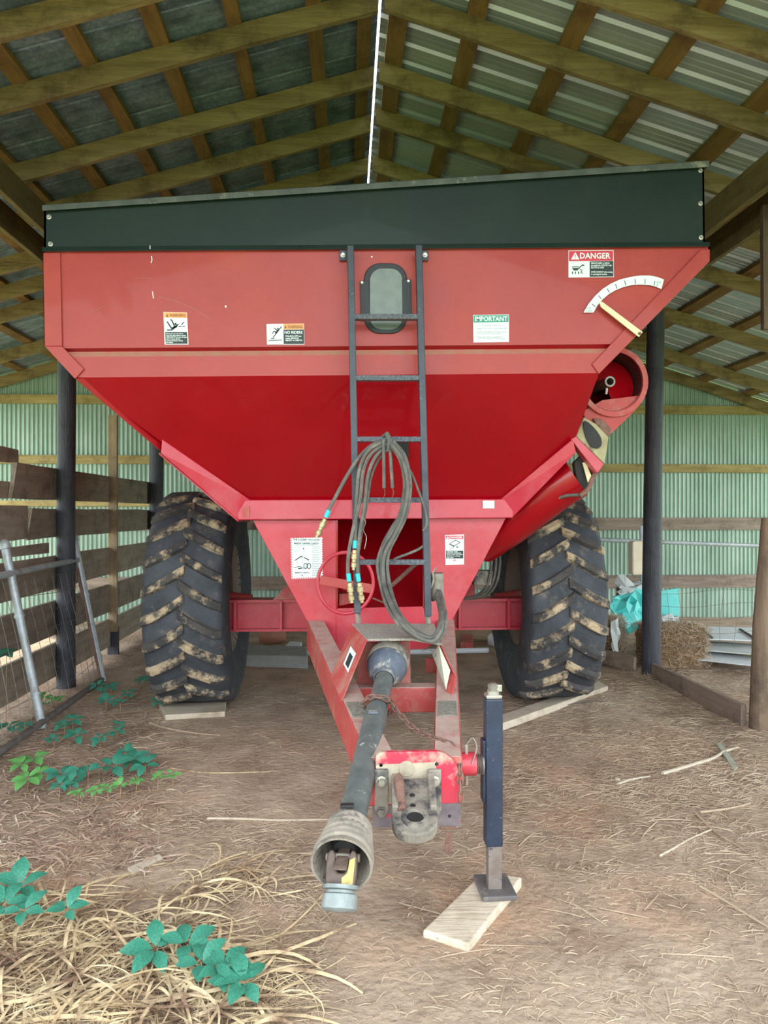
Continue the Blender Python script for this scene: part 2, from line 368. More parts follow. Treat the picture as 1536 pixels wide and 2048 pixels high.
rail = MB().tube([(3.0, 9.6, 1.30), (7.4, 9.9, 1.12)], .028, 10).build('steel_rail', galvp, label='pale blue steel rail crossing the back wall on the right', cat='rail')
MB().tube([(1.9, 9.55, 1.33), (3.0, 9.6, 1.30)], .028, 10).build('steel_rail', galvp, label='short pale steel rail between the right tyre and the right pole', cat='rail')
# ================================================================ GRAIN CART
CX, AY = .24, 6.6
cart = empty('grain_cart', (CX, AY, 0), 'large red grain cart with black top extension, ladder and two lugged tyres', 'grain cart')
YT, YL, YBK = 4.60, 5.15, 8.8     # front face, foot of the sloping front, rear face
def off(p, dy): return Vector((p[0], p[1]+dy, p[2]))
# --- tank front: upper face, rolled groove, lower band, sloping panel
UL, UR = P(86,503,YT), P(1420,492,YT)
gl, gr = P(98,697,YT), P(1253,688,YT)         # top lip of groove
g2l, g2r = P(104,704,YT+.035), P(1246,697,YT+.035)
g3l, g3r = P(112,714,YT), P(1236,706,YT)
bl, br = P(150,755,YT), P(1198,746,YT)
m = MB(); m.prism([UL, UR, P(1420,522,YT), gr, gl, P(88,690,YT)], (0,.012,0))
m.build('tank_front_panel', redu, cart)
m = MB(); m.prism([gl, gr, g2r, g2l], (0,.012,.0)); m.build('groove_lip', red, cart)
m = MB(); m.quad(g2l, g2r, g3r, g3l); m.quad(off(g2l,.012), off(g2r,.012), off(g3r,.012), off(g3l,.012)); m.build('groove_ledge', dustm, cart)
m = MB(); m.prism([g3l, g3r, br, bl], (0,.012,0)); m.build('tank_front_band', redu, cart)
sl_, sr_ = P(478,1000,YL), P(1024,998,YL); smr = P(1153,871,YT+.30)
m = MB(); m.prism([bl, br, smr, sr_, sl_], (0,.010,.006)); slope = m.build('tank_front_slope', red, cart)
# weld line under the band
m = MB(); m.tube([P(175+k*20, 765-.009*(k*20)+R.uniform(-1.5,1.5), YT+.028) for k in range(52)], .004, 5); m.build('weld_bead', redd, cart)
# folded edge strips
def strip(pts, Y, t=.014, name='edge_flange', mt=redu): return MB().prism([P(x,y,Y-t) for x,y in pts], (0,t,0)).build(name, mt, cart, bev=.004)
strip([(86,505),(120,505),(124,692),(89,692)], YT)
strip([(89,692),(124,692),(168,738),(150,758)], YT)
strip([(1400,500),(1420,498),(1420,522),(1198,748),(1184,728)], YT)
# hip flanges of the lower slope
hl = [P(150,757,YT-.02), P(324,905,YT+.30), P(330,888,YT+.32), P(168,757,YT)]
MB().prism(hl, (0,.02,0)).build('hip_flange', red, cart, bev=.003)
MB().prism([P(324,878,4.86), P(322,907,4.86), P(476,1040,5.13), P(500,1000,5.13)], (0,.03,0)).build('hip_gusset', redf, cart, bev=.004)
MB().prism([P(318,905,4.88), P(476,1040,5.13), P(500,1040,5.6), P(322,905,5.3)], (0,.0,-.012)).build('hip_gusset_return', redf, cart)
MB().prism([P(1146,878,4.88), P(1152,905,4.88), P(1026,1034,5.13), P(1000,1000,5.13)], (0,.03,0)).build('hip_gusset', redf, cart, bev=.004)
# front cross beam under the slope
MB().hexa([P(476,1040,5.12), P(1026,1036,5.12), P(1026,1036,5.24), P(476,1040,5.24)], [P(472,1000,5.12), P(1028,998,5.12), P(1028,998,5.24), P(472,1000,5.24)]).build('front_cross_beam', redf, cart, bev=.006)
MB().box(P(977,1009,5.112), (.08,.004,.052)).build('blank_label', white, cart)
MB().box(P(492,1023,5.112), (.045,.006,.07)).build('pad_plate', redd, cart)
# --- tank sides and rear (the hopper is a real box)
BLr = lambda p, y: Vector((p[0], y, p[2]))
c1 = P(88,690,YT)
def side(a, b, ya, yb, ya2, yb2): m = MB(); m.prism([BLr(a,ya), BLr(a,yb), BLr(b,yb2), BLr(b,ya2)], (0,0,.01)); return m
m = MB(); m.prism([UL, BLr(UL,YBK), BLr(c1,YBK), c1], (.012,0,0)); m.build('tank_side', red, cart)
m = MB(); m.prism([c1, BLr(c1,YBK), BLr(bl,YBK), bl], (.01,0,.01)); m.build('tank_side', red, cart)
side(bl, sl_, YT, YBK, YL, YBK-.6).build('tank_side_slope', red, cart)
ur2 = P(1420,522,YT)
m = MB(); m.prism([UR, BLr(UR,YBK), BLr(ur2,YBK), ur2], (-.012,0,0)); m.build('tank_side', red, cart)
side(ur2, br, YT, YBK, YT, YBK).build('tank_side', red, cart)
m = MB(); m.prism([br, BLr(br,YBK), BLr(smr,YBK-.2), smr], (-.01,0,0)); m.build('tank_side', red, cart)
side(smr, sr_, YT+.3, YBK-.2, YL, YBK-.6).build('tank_side_slope', red, cart)
m = MB(); m.prism([BLr(p,YBK) for p in (UL,UR,ur2,br,bl,c1)], (0,-.012,0)); m.build('tank_rear_panel', red, cart)
m = MB(); m.prism([BLr(bl,YBK), BLr(br,YBK), BLr(smr,YBK-.2), BLr(sr_,YBK-.6), BLr(sl_,YBK-.6)], (0,-.012,0)); m.build('tank_rear_slope', red, cart)
MB().prism([sl_, sr_, BLr(sr_,YBK-.6), BLr(sl_,YBK-.6)], (0,0,-.02)).build('tank_floor', red, cart)
# --- black extension
EL, ER, TL, TR = P(88,499,YT-.01), P(1410,490,YT-.01), P(88,416,YT-.01), P(1408,333,YT-.01)
ext = MB().prism([EL, ER, TR, TL], (0,.012,0)).build('extension_panel', blackp, cart)
for a, b, c, d in ((EL,TL,.012,0), (ER,TR,-.012,0)):
    MB().prism([a, b, BLr(b,YBK), BLr(a,YBK)], (c,0,0)).build('extension_side', blackp, cart)
MB().prism([BLr(p,YBK) for p in (EL,ER,TR,TL)], (0,.012,0)).build('extension_rear', blackp, cart)
MB().hexa([P(84,422,YT-.045), P(1419,334,YT-.045), off(TR,.0), off(TL,0)], [P(84,410,YT-.045), P(1419,321,YT-.045), P(1408,321,YT+.03), P(88,410,YT+.03)]).build('extension_top_lip', mat('lip_grey', C(84,90,84), C(58,66,64), scale=9, rough=.6, c3=C(130,128,112), s3=6), cart, bev=.003)
MB().hexa([P(84,503,YT-.03), P(1420,493,YT-.03), P(1420,493,YT), P(84,503,YT)], [P(84,494,YT-.022), P(1420,484,YT-.022), P(1420,484,YT), P(84,494,YT)]).build('extension_bottom_lip', blackp, cart, bev=.002)
bm_ = None
for (x, y) in ((98,434),(101,488),(1401,341),(1401,407),(1402,475)):
    p = P(x,y,YT-.012)
    m = MB(); m.lathe([(.0,-.012),(.008,-.012),(.009,-.008),(.009,-.004),(.015,-.003),(.015,.002)], p, (0,1,0), 10)
    m.build('bolt', bolt, cart)
# marks on the paint
for l, wpx, mt_, nm in (([(303,512),(304,520),(302,526)],1.6,white,'bird_dropping'), ([(305,583),(307,597)],1.6,white,'bird_dropping'), ([(451,611),(452,615)],3,white,'bird_dropping'),
        ([(318,594),(350,602),(390,618),(420,638)],.8,dustm,'scratch'), ([(175,627),(190,622),(212,610)],.7,dustm,'scratch'), ([(270,556),(303,556)],.6,dustm,'scratch'), ([(742,513),(745,514)],2.5,white,'bird_dropping'), ([(300,491),(300,498)],1.4,white,'bird_dropping')):
    m = MB(); yy = YT-.002 if l[0][1] > 500 else YT-.032
    for a_, b_ in zip(l, l[1:]): m.beam(P(*a_,yy), P(*b_,yy), wpx*yy/F, .001, up=(0,1,0))
    m.build(nm, mt_, cart)
# --- viewing window
def rrect(x0, y0, x1, y1, r, Y, n=6):
    pts = []
    for cx_, cy_, a0 in ((x1-r,y0+r,-90),(x1-r,y1-r,0),(x0+r,y1-r,90),(x0+r,y0+r,180)):
        for k in range(n+1):
            a = math.radians(a0+90*k/n); pts.append(P(cx_+r*math.cos(a), cy_+r*math.sin(a), Y))
    return pts
win = MB().prism(rrect(728,526,814,667,32,YT-.012), (0,.02,0)).build('window_gasket', gasket, cart, bev=.005)
MB().prism(rrect(740,537,805,659,24,YT-.016), (0,.01,0)).build('window_pane', glass, win)
for x0_, x1_, ya, yb in ((720,738,562,640), (804,822,559,637)):
    MB().prism([P(x0_,ya,YT-.022), P(x1_,ya-1,YT-.022), P(x1_+2,yb,YT-.022), P(x0_+2,yb,YT-.022)], (0,.014,0)).build('window_guide', gasket, win, bev=.002)
for x, y in ((724,565),(817,562)): MB().lathe([(0,-.006),(.007,-.005),(.009,0)], P(x,y,YT-.022), (0,1,0), 10).build('rivet', white, win)
# --- ladder
lad = None
YA, YZ = 4.50, 4.36
def ly(py): return YA+(YZ-YA)*(py-500)/743
def LP(px, py): return P(px, py, ly(py))
lad = MB().beam(LP(701,494), LP(715,1226), .040, .055, up=(0,1,0)).build('ladder_rail', blkstl, cart, bev=.004)
MB().beam(LP(837,493), LP(856,1232), .040, .055, up=(0,1,0)).build('ladder_rail', blkstl, cart, bev=.004)
for xa, xb, y in ((704,840,635),(706,843,757),(708,846,879),(711,849,1000),(713,852,1124)):
    MB().beam(LP(xa,y), LP(xb,y), .055, .030).build('ladder_rung', tread, cart, bev=.003)
for (xa, xb, y0_, y1_) in ((712,717,1226,1246),(850,857,1228,1247)):
    MB().cyl(LP(xa+3,y0_-6), LP(xb,y1_), .016, 10).build('ladder_foot', castm, cart)
for x, s in ((686,-1),(850,1)):
    MB().prism([P(x-7,500,4.575), P(x+7,500,4.575), P(x+7,521,4.575), P(x-7,521,4.575)], (0,.012,0)).build('ladder_bracket', blkstl, cart, bev=.003)
    MB().prism([P(x-s*7,498,4.49), P(x-s*7,498,4.59), P(x-s*7,522,4.59), P(x-s*7,522,4.49)], (-s*.01,0,0)).build('bracket_ear', blkstl, cart)
    MB().lathe([(0,-.016),(.010,-.016),(.010,-.006),(.016,-.005),(.016,0)], P(x,510,4.575), (0,1,0), 10).build('bolt', bolt, cart)
MB().prism([P(793,884,4.86), P(817,884,4.86), P(817,914,4.9), P(812,923,4.92), P(805,912,4.9), P(793,912,4.9)], (0,.03,0)).build('hose_clip_plate', gasket, cart, bev=.003)
MB().lathe([(0,-.008),(.008,-.006),(.010,0)], P(811,918,4.905), (0,1,0), 8).build('bolt', bolt, cart)
# --- gauge and pointer
ga = P(1279,668,YT-.02)
m = MB(); N_ = 20; ci = []; co = []
gc = (1258.0, 664.0)      # pixel centre of the arc
for k in range(N_+1):
    a = math.radians(205+(306-205)*k/N_)
    # photographed arc: outer radius about 92 px, inner about 72 px, a little flattened
    tt = k/N_
    ox, oy = None, None
outer = [(1167,625),(1177,608),(1190,592),(1205,578),(1222,567),(1240,559),(1260,554),(1280,551),(1300,551),(1315,554),(1328,559)]
inner = [(1187,625),(1195,611),(1205,599),(1218,588),(1232,580),(1247,574),(1264,570),(1281,569),(1298,570),(1311,573),(1323,578)]
m = MB(); Yg = YT-.016
for i in range(len(outer)-1):
    a, b, c, d = outer[i], outer[i+1], inner[i+1], inner[i]
    m.prism([P(*a,Yg), P(*b,Yg), P(*c,Yg), P(*d,Yg)], (0,.003,0))
gau = m.build('gauge_scale', white, cart)
for (a, b) in (((1184,608),(1191,614)),((1197,591),(1203,598)),((1214,577),(1219,585)),((1231,568),(1234,577)),((1249,561),(1252,571)),((1270,558),(1271,568)),((1290,558),(1290,568)),((1310,562),(1308,571))):
    pa, pb = P(*a,Yg-.002), P(*b,Yg-.002); MB().beam(pa, pb, .003, .0025, up=(0,1,0)).build('gauge_tick', ink, gau)
MB().prism([P(1198,601,4.55), P(1206,604,4.55), P(1286,664,4.55), P(1278,674,4.55), P(1202,614,4.55)], (0,.008,0)).build('gauge_pointer', cream, cart, bev=.002)
MB().lathe([(0,-.010),(.009,-.009),(.010,.0)], P(1279,667,4.549), (0,1,0), 8).build('bolt', rust, cart)
# --- decals
def text_mesh(s, align='LEFT', bold=0):
    cu = bpy.data.curves.new('txt', 'FONT'); cu.body = s; cu.align_x = align; cu.resolution_u = 2; cu.offset = bold; cu.space_line = .95
    o = bpy.data.objects.new('txt', cu); COL.objects.link(o)
    dg = bpy.context.evaluated_depsgraph_get(); dg.update()
    me = bpy.data.meshes.new_from_object(o.evaluated_get(dg)); vs = [v.co.copy() for v in me.vertices]; fs = [tuple(p.vertices) for p in me.polygons]
    bpy.data.objects.remove(o); bpy.data.curves.remove(cu); bpy.data.meshes.remove(me); return vs, fs
def lettering(s, box, Y, mt, parent, bold=0):
    """text fitted into a pixel box (x0,y0,x1,y1) on the plane Y"""
    vs, fs = text_mesh(s, bold=.022 if bold else 0); x0_, y0_, x1_, y1_ = box
    lx = min(v.x for v in vs); hx = max(v.x for v in vs); ly_ = min(v.y for v in vs); hy = max(v.y for v in vs)
    m = MB(); q = [P(x0_+(v.x-lx)/(hx-lx)*(x1_-x0_), y1_-(v.y-ly_)/(hy-ly_)*(y1_-y0_), Y) for v in vs]
    m.add(q, fs)
    return m.build('lettering', mt, parent)
def card(pts, Y, mt, name='decal', parent=None, t=.002): return MB().prism([P(x,y,Y) for x,y in pts], (0,t,0)).build(name, mt, parent or cart)
def rect(x0_, y0_, x1_, y1_, Y, mt, parent, name='panel'): return card([(x0_,y0_),(x1_,y0_),(x1_,y1_),(x0_,y1_)], Y, mt, name, parent, .0008)
def strokes(lines, wpx, Y, mt, parent, name='pictogram'):
    m = MB(); k = Y/F
    for l in lines:
        for a, b in zip(l, l[1:]): m.beam(P(*a,Y), P(*b,Y), wpx*k, .0006, up=(0,1,0))
    return m.build(name, mt, parent)
def dot(x, y, r, Y, mt, parent): return MB().prism([P(x+r*math.cos(a*math.pi/6), y+r*math.sin(a*math.pi/6), Y) for a in range(12)], (0,.0006,0)).build('pictogram', mt, parent)
Y0 = YT-.004; Y1 = Y0-.0015; Y2 = Y1-.0012
d = card([(327,624),(374,625),(377,689),(329,689)], Y0, white); d['label'] = 'orange and white crush hazard warning decal'
card([(328,624.5),(373,625.5),(374,636),(328.5,635)], Y1, orange, 'panel', d, .0008)
lettering('WARNING', (339,627.5,371,633.5), Y2, brown_ink, d, .0008); card([(332,633.5),(337,633.5),(334.5,627.5)], Y2, brown_ink, 'pictogram', d, .0006)
strokes([[(334,643),(344,658)],[(334,660),(345,660)],[(341,639),(344,641),(349,653)],[(345,659),(357,648)]], 2.4, Y2, ink, d)
strokes([[(344,657),(354,652)]], 4, Y2, ink, d); dot(351,648,2.3,Y2,ink,d)
strokes([[(357,653),(363,653)],[(365,653),(370,653)],[(363,650),(365,647),(368,644)]], 1.6, Y2, ink, d)
card([(330.5,664),(374,664),(375,687.5),(331.5,687.5)], Y1, ink, 'panel', d, .0008)
lettering('Moving parts can crush and cut.\nKeep away while machine is running.\nDISENGAGE PTO and shut off engine\nbefore servicing, adjusting,\ncleaning, lubricating or clearing\nthis machine.', (332.5,666,373.5,686), Y2, white, d, .0006)
d = card([(533,648),(608,647),(609,689),(534,689)], Y0, white); d['label'] = 'orange and black no riders warning decal'
card([(567,647.5),(607.5,647.2),(607.8,658.5),(567,659)], Y1, orange, 'panel', d, .0008); card([(567,659.5),(607.8,659),(608.3,688),(567.3,688)], Y1, ink, 'panel', d, .0008)
lettering('WARNING', (575,650,605.5,657), Y2, brown_ink, d, .0008); card([(568.5,656.5),(573.5,656.5),(571,650)], Y2, brown_ink, 'pictogram', d, .0006)
lettering('NO RIDERS', (569,662,605,667.5), Y2, white, d, .0012); lettering('FALLING OFF can\ncause SERIOUS\nINJURY or DEATH', (571,670.5,604,683), Y2, white, d, .0006)
strokes([[(546,675),(563,653)],[(548,656),(555,661)],[(545,667),(548,662),(553,665)]], 1.6, Y2, ink, d); strokes([[(551,667),(557,659)]], 3, Y2, ink, d); dot(556,657,1.7,Y2,ink,d)
strokes([[(537,681),(564,680)],[(542,677),(549,677)]], 1.4, Y2, ink, d); strokes([[(538,652),(543,674)]], .5, Y2, grey_ink, d)
d = card([(1137,501),(1227,500),(1228,554),(1137,555)], Y0, white); d['label'] = 'red and black electrical line danger decal'
card([(1138,502),(1226,501),(1226,521.5),(1138,522.5)], Y1, dred, 'panel', d, .0008); lettering('DANGER', (1160,505.5,1221,517.5), Y2, white, d, .002)
t_ = card([(1142,519),(1159,519),(1150.5,504)], Y2, white, 'pictogram', d, .0006); strokes([[(1150.5,508.5),(1150.5,514)]], 1.6, Y2-.001, dred, d); dot(1150.5,516.6,.9,Y2-.001,dred,d)
card([(1179.5,523),(1226.5,522),(1227,553),(1179.5,553.5)], Y1, ink, 'panel', d, .0008)
lettering('SERIOUS INJURY or DEATH\ncan result from CONTACT with\nELECTRICAL LINES.\n\nAVOID CONTACT when moving\nor operating this machine.', (1182,524.5,1225,551), Y2, white, d, .0007)
card([(1144,536),(1158,536),(1155,541),(1148,541)], Y2, ink, 'pictogram', d, .0006); strokes([[(1144,534),(1158,533.5)]], 1.4, Y2, ink, d); strokes([[(1154,540),(1166,529),(1168,532)]], 1.7, Y2, ink, d)
for x in (1145,1151,1157): strokes([[(x,543),(x,548)]], 1.8, Y2, ink, d)
strokes([[(1161,547),(1163,541),(1166,539)],[(1163,543),(1165,548)],[(1159,538),(1163,539)]], .9, Y2, ink, d)
d = card([(946,630),(1018,629),(1018,684),(947,685)], Y0, white); d['label'] = 'green and white important notice decal'
card([(947,631),(1017,630),(1017,644),(947,645)], Y1, dgreen, 'panel', d, .0008); lettering('IMPORTANT', (950,632.5,1015,642.5), Y2, white, d, .0018)
lettering('1  Close flow gate before filling cart.\n\n2  Engage PTO at idle of tractor engine RPM.\n\n3  Increase engine RPM and gradually open\n    flow gate to obtain desired speed.\n\n4  Empty auger before disengaging PTO\n    and prior to folding for road movement.', (950,649,1015,679), Y2, grey_ink, d)
lettering('LOCK\nDOWN', (1172,614,1184,624), Yg-.002, grey_ink, gau); lettering('LOCK\nUP', (1312,562,1323,573), Yg-.002, grey_ink, gau)
# --- frame plate with its opening, inner sheets
YP = 5.20
fl = lambda x, y: P(x, y, YP)
MB().prism([fl(505,1040), fl(672,1040), fl(672,1301), fl(650,1292), fl(612,1238)], (0,.02,0)).build('frame_plate', redf, cart, bev=.003)
MB().prism([fl(850,1037), fl(1012,1036), fl(908,1234), fl(880,1280), fl(850,1298)], (0,.02,0)).build('frame_plate', redf, cart, bev=.003)
MB().prism([fl(672,1217), fl(850,1213), fl(850,1298), fl(672,1302)], (0,.02,0)).build('frame_plate', redf, cart, bev=.003)
MB().prism([P(640,1030,6.1), P(880,1030,6.1), P(880,1250,5.6), P(640,1250,5.6)], (0,.02,0)).build('inner_sheet', red, cart)
for x in (672, 846): MB().prism([fl(x,1040), P(x+(8 if x<700 else -6),1040,5.9), P(x+(8 if x<700 else -6),1210,5.7), fl(x,1216)], (.012,0,0)).build('inner_side', red, cart)
MB().beam(P(782,1172,5.45), P(838,1122,5.5), .03, .05, up=(0,1,0)).build('gate_arm', rust, cart, bev=.006)
MB().prism([P(678,1188,5.3), P(716,1184,5.3), P(716,1204,5.28), P(678,1212,5.28)], (0,.15,0)).build('gate_lever_plate', redd, cart, bev=.003)
MB().beam(P(745,1196,5.4), P(770,1206,5.4), .012, .012).build('gate_rod', rust, cart)
# front paper notice and second danger decal on the frame plate
Y0 = YP-.003; Y1 = Y0-.0015; Y2 = Y1-.0012
d = card([(581,1076),(645,1074),(646,1156),(583,1158)], Y0, white); d['label'] = 'white paper notice with a dotted red border and cart drawing'
lettering('THE CLOSER YOU LOOK', (586,1077.5,640,1081), Y2, ink, d, .0006); lettering('the better you see', (592,1082.2,636,1084), Y2, grey_ink, d)
lettering('BRENT GRAIN CARTS', (588,1085,637,1088.5), Y2, ink, d, .0006); strokes([[(592,1090.3),(635,1089.6)]], .8, Y2, grey_ink, d)
for k in range(17): strokes([[(624,1094+k*3.6),(641-(k % 3)*2,1094+k*3.6)]], .8, Y2, grey_ink, d, 'text_line')
for k in range(3): strokes([[(585,1094+k*4),(600,1094+k*4)]], .7, Y2, grey_ink, d, 'text_line')
strokes([[(590,1121),(603,1112),(605,1115)],[(608,1115),(618,1120)]], 1.8, Y2, ink, d); strokes([[(593,1122),(597,1133),(610,1136),(617,1128),(617,1121)],[(603,1116),(606,1128)]], .6, Y2, grey_ink, d)
strokes([[(587,1135),(600,1133),(607,1138)]], 1.0, Y2, ink, d); strokes([[(596,1137),(603,1137)]], 2, Y2, ink, d)
for x in (611,618): 
    m = MB()
    for a in range(10): m.beam(P(x+3.6*math.cos(a*.628),1132+5.5*math.sin(a*.628),Y2), P(x+3.6*math.cos(a*.628+.628),1132+5.5*math.sin(a*.628+.628),Y2), .0045, .0006, up=(0,1,0))
    m.build('pictogram', ink, d)
strokes([[(607,1096),(607,1114)]], .5, Y2, grey_ink, d); dot(607,1097,1.5,Y2,ink,d)
lettering('BRENT CARTS', (590,1144,619,1147), Y2, ink, d, .0005); dot(604.5,1151,1.8,Y2,grey_ink,d)
m = MB()
for k in range(14):
    for p in ((583+k*4.75,1076.3-k*.14),(584.3+k*4.6,1156.6-k*.12)): m.box(P(*p,Y2), (.008,.0006,.006))
for k in range(1,17):
    for p in ((582.2+k*.12,1076+k*4.8),(644.2+k*.06,1075+k*4.8)): m.box(P(*p,Y2), (.006,.0006,.008))
o = m.build('dotted_border', dred, d); o['kind'] = 'stuff'
d = card([(890,1070),(928,1069),(928,1129),(891,1130)], Y0, white); d['label'] = 'narrow red and white danger decal on the frame plate'
rect(891.5,1071.5,926.5,1078,Y1,dred,d); lettering('DANGER', (899,1072.6,925,1076.8), Y2, white, d, .0012); card([(892.5,1077),(898,1077),(895.3,1072.3)], Y2, white, 'pictogram', d, .0006)
rect(892,1101.5,926.5,1117,Y1,ink,d); lettering('CROWD AND\nDROWN HAZARD\nNever enter cart while\nmachine is running.\nStay clear.', (893.5,1102.3,925.5,1116.4), Y2, white, d, .0006)
strokes([[(899,1088),(911,1080),(920,1085),(908,1092),(899,1088)],[(899,1088.6),(908,1093)]], 1.1, Y2, ink, d); dot(914.5,1094,2.3,Y2,grey_ink,d); dot(902,1097,1.5,Y2,grey_ink,d); strokes([[(907,1093),(906.5,1096)]],1,Y2,ink,d)
dot(909,1121.5,2.6,Y2,dred,d); dot(909,1122.5,1.7,Y2-.0008,white,d)
# --- red hand wheel
wc = P(691,1166,5.03); rr_ = .190
hw = MB().tube([wc+Vector((rr_*.98*math.cos(a*math.pi/20), .0, rr_*1.08*math.sin(a*math.pi/20))) for a in range(40)], .012, 8, closed=True).build('hand_wheel', redf, cart)
MB().beam(P(640,1160,5.03), P(745,1178,5.03), .012, .062).build('wheel_spoke', redd, hw, bev=.003)
MB().cyl(wc+Vector((0,.03,-.02)), wc+Vector((0,.2,-.02)), .03, 12).build('wheel_hub', redd, hw)
# --- axle and running gear
MB().box((CX, 6.45, .655), (2.75, .22, .02)).box((CX,6.45,.90),(2.75,.22,.02)).box((CX,6.42,.78),(2.75,.04,.24)).build('axle_beam', redf, cart)
for x in (-.93, -.55, .96, 1.38): MB().box((x, 6.36, .78), (.025, .10, .25)).build('axle_gusset', redf, cart, bev=.003)
for s, x in ((-1,-.33),(1,.95)):
    MB().prism([(x-.16,6.38,.9), (x+.16,6.38,.9), (x+.1*s,6.38,1.45), (x-.05*s,6.38,1.45)] if s>0 else [(x-.16,6.38,.9), (x+.16,6.38,.9), (x+.05,6.38,1.55), (x-.10,6.38,1.55)], (0,.05,0)).build('frame_upright', redf, cart)
MB().prism([(-.62,6.36,.91), (-.38,6.36,.91), (-.42,6.36,1.12)], (0,.03,0)).build('axle_brace', redd, cart)
# --- wheels
TW, TR_ = .62, .885
def make_tyre(xc, sgn):
    prof = [(.43,-.25),(.50,-.285),(.60,-.325),(.70,-.33),(.79,-.315),(.855,-.295),(.872,-.26),(.880,-.13),(.883,0),(.880,.13),(.872,.26),(.855,.295),(.79,.315),(.70,.33),(.60,.325),(.50,.285),(.43,.25)]
    m = MB(); m.lathe(prof, (xc, AY, .905), (1,0,0), 56)
    for i, (x, y, z) in enumerate(m.v):
        if z < .05: m.v[i] = (xc+(x-xc)*(1+.10*min(1,(.05-z)/.03)), y, max(z, .012+.3*max(0,z-.012)))
    return m.build('tyre', rubber, cart, sharp=60)
def lug_mesh(s):
    m = MB(); n = 5; vs = []
    for k in range(n+1):
        t = k/n; xx = s*(-.02+.325*t); ph = .20*(1-t)**1.25-.10; hw_ = .040-.006*t; r0 = .868-(.018 if t > .9 else 0); r1 = .925-(.012 if t in (0,) else 0)-(.05 if t > .99 else .008*t)
        wr = hw_/.9
        for (dp, r) in ((-wr*1.25, r0), (-wr*.8, r1), (wr*.8, r1), (wr*1.25, r0)):
            a = ph+dp; vs.append((xx, -r*math.cos(a), r*math.sin(a)))
    fs = [(0,1,2,3), tuple(4*n+q for q in (3,2,1,0))]
    for k in range(n):
        for q in range(4): fs.append((4*k+q, 4*(k+1)+q, 4*(k+1)+(q+1) % 4, 4*k+(q+1) % 4))
    return m.add(vs, fs)
lugsrc = {}
for xc, sgn in ((-1.25,-1), (1.74,1)):
    ty = make_tyre(xc, sgn); NL = 25
    for s in (-1, 1):
        for k in range(NL):
            a = 2*math.pi*(k+(.5 if s > 0 else 0))/NL
            low = .905-.92*math.cos(a+math.pi/2*0) if False else None
            M = Matrix.Translation((xc, AY, .905)) @ Matrix.Rotation(-a, 4, 'X')
            zc = .905+.92*math.sin(a)
            if zc < .09: continue
            if s not in lugsrc:
                me = lug_mesh(s); o = me.build('lug', lugm, ty, bev=.008); 
                c = WL[o.name]; o.data.transform(Matrix.Translation(c)); lugsrc[s] = o
                o.location = M.translation-WL[ty.name]; o.rotation_mode = 'QUATERNION'; o.rotation_quaternion = M.to_quaternion()
            else: inst(lugsrc[s], 'lug', M, ty)
    rp = [(.0,-.02),(.10,-.02),(.12,.03),(.30,.06),(.36,-.04),(.40,-.16),(.44,-.25),(.46,-.265),(.46,-.24),(.42,-.15),(.42,.15),(.46,.24),(.46,.265),(.43,.25),(.40,.2)]
    rim = MB().lathe(rp, (xc, AY, .905), (1,0,0), 40).build('rim', rimm, cart)
    MB().lathe([(.0,-.12),(.09,-.12),(.10,-.05),(.10,.12),(.0,.12)], (xc, AY, .905), (1,0,0), 20).build('hub', redd, rim)
    MB().cyl((xc+.1*-sgn, AY, .905), (xc-sgn*.42, AY, .86), .07, 14).build('spindle', redd, cart)
# --- drawbar
def rail_pt(s, y): t = (y-3.06)/(5.22-3.06); return Vector((CX+.04*(1-t)+s*(.135+(.455-.135)*t), y, 0))
for s in (-1, 1):
    a, b = rail_pt(s, 3.06), rail_pt(s, 5.22); wd = .12; za, zb = .645, .90; h = .20
    q = lambda p, z: [(p.x-wd/2,p.y,z-h), (p.x+wd/2,p.y,z-h), (p.x+wd/2,p.y,z), (p.x-wd/2,p.y,z)]
    MB().hexa(q(a,za), q(b,zb)).build('drawbar_rail', redd, cart, bev=.008)
    qq = lambda p, z: [(p.x-wd/2+.006,p.y,z), (p.x+wd/2-.006,p.y,z), (p.x+wd/2-.006,p.y,z+.003), (p.x-wd/2+.006,p.y,z+.003)]
    MB().hexa(qq(a,za), qq(b,zb)).build('rail_dust_layer', dustcap, cart)
def rtop(y): return .645+(y-3.06)/(5.22-3.06)*.255
for s in (-1, 1):
    p0, p1 = rail_pt(s, 3.48), rail_pt(s, 3.66); z0, z1 = rtop(3.48)+.004, rtop(3.66)+.004
    MB().hexa([(p0.x-.045,p0.y,z0),(p0.x+.045,p0.y,z0),(p1.x+.045,p1.y,z1),(p1.x-.045,p1.y,z1)], [(p0.x-.045,p0.y,z0+.004),(p0.x+.045,p0.y,z0+.004),(p1.x+.045,p1.y,z1+.004),(p1.x-.045,p1.y,z1+.004)]).build('grip_pad', mat('grip_pad', C(150,146,132), C(112,110,104), scale=60, rough=.9, bump=.6, bscale=90) if s < 0 else MATS['grip_pad'], cart)
MB().beam((CX-.27,4.0,.655), (CX+.3,4.0,.655), .10, .13).build('drawbar_cross_member', redd, cart, bev=.005)
MB().box((CX+.015,4.0,.722), (.55,.094,.004)).build('beam_dust_layer', dustcap, cart)
MB().prism([P(716,1285,4.1), P(820,1282,4.1), P(822,1392,4.06), P(714,1392,4.06)], (0,.014,0)).build('bearing_plate', mudred, cart, bev=.003)
MB().prism([P(852,1318,4.5), P(873,1318,4.5), P(876,1346,4.5), P(852,1346,4.5)], (0,.03,0)).build('tab_bracket', redd, cart, bev=.003)
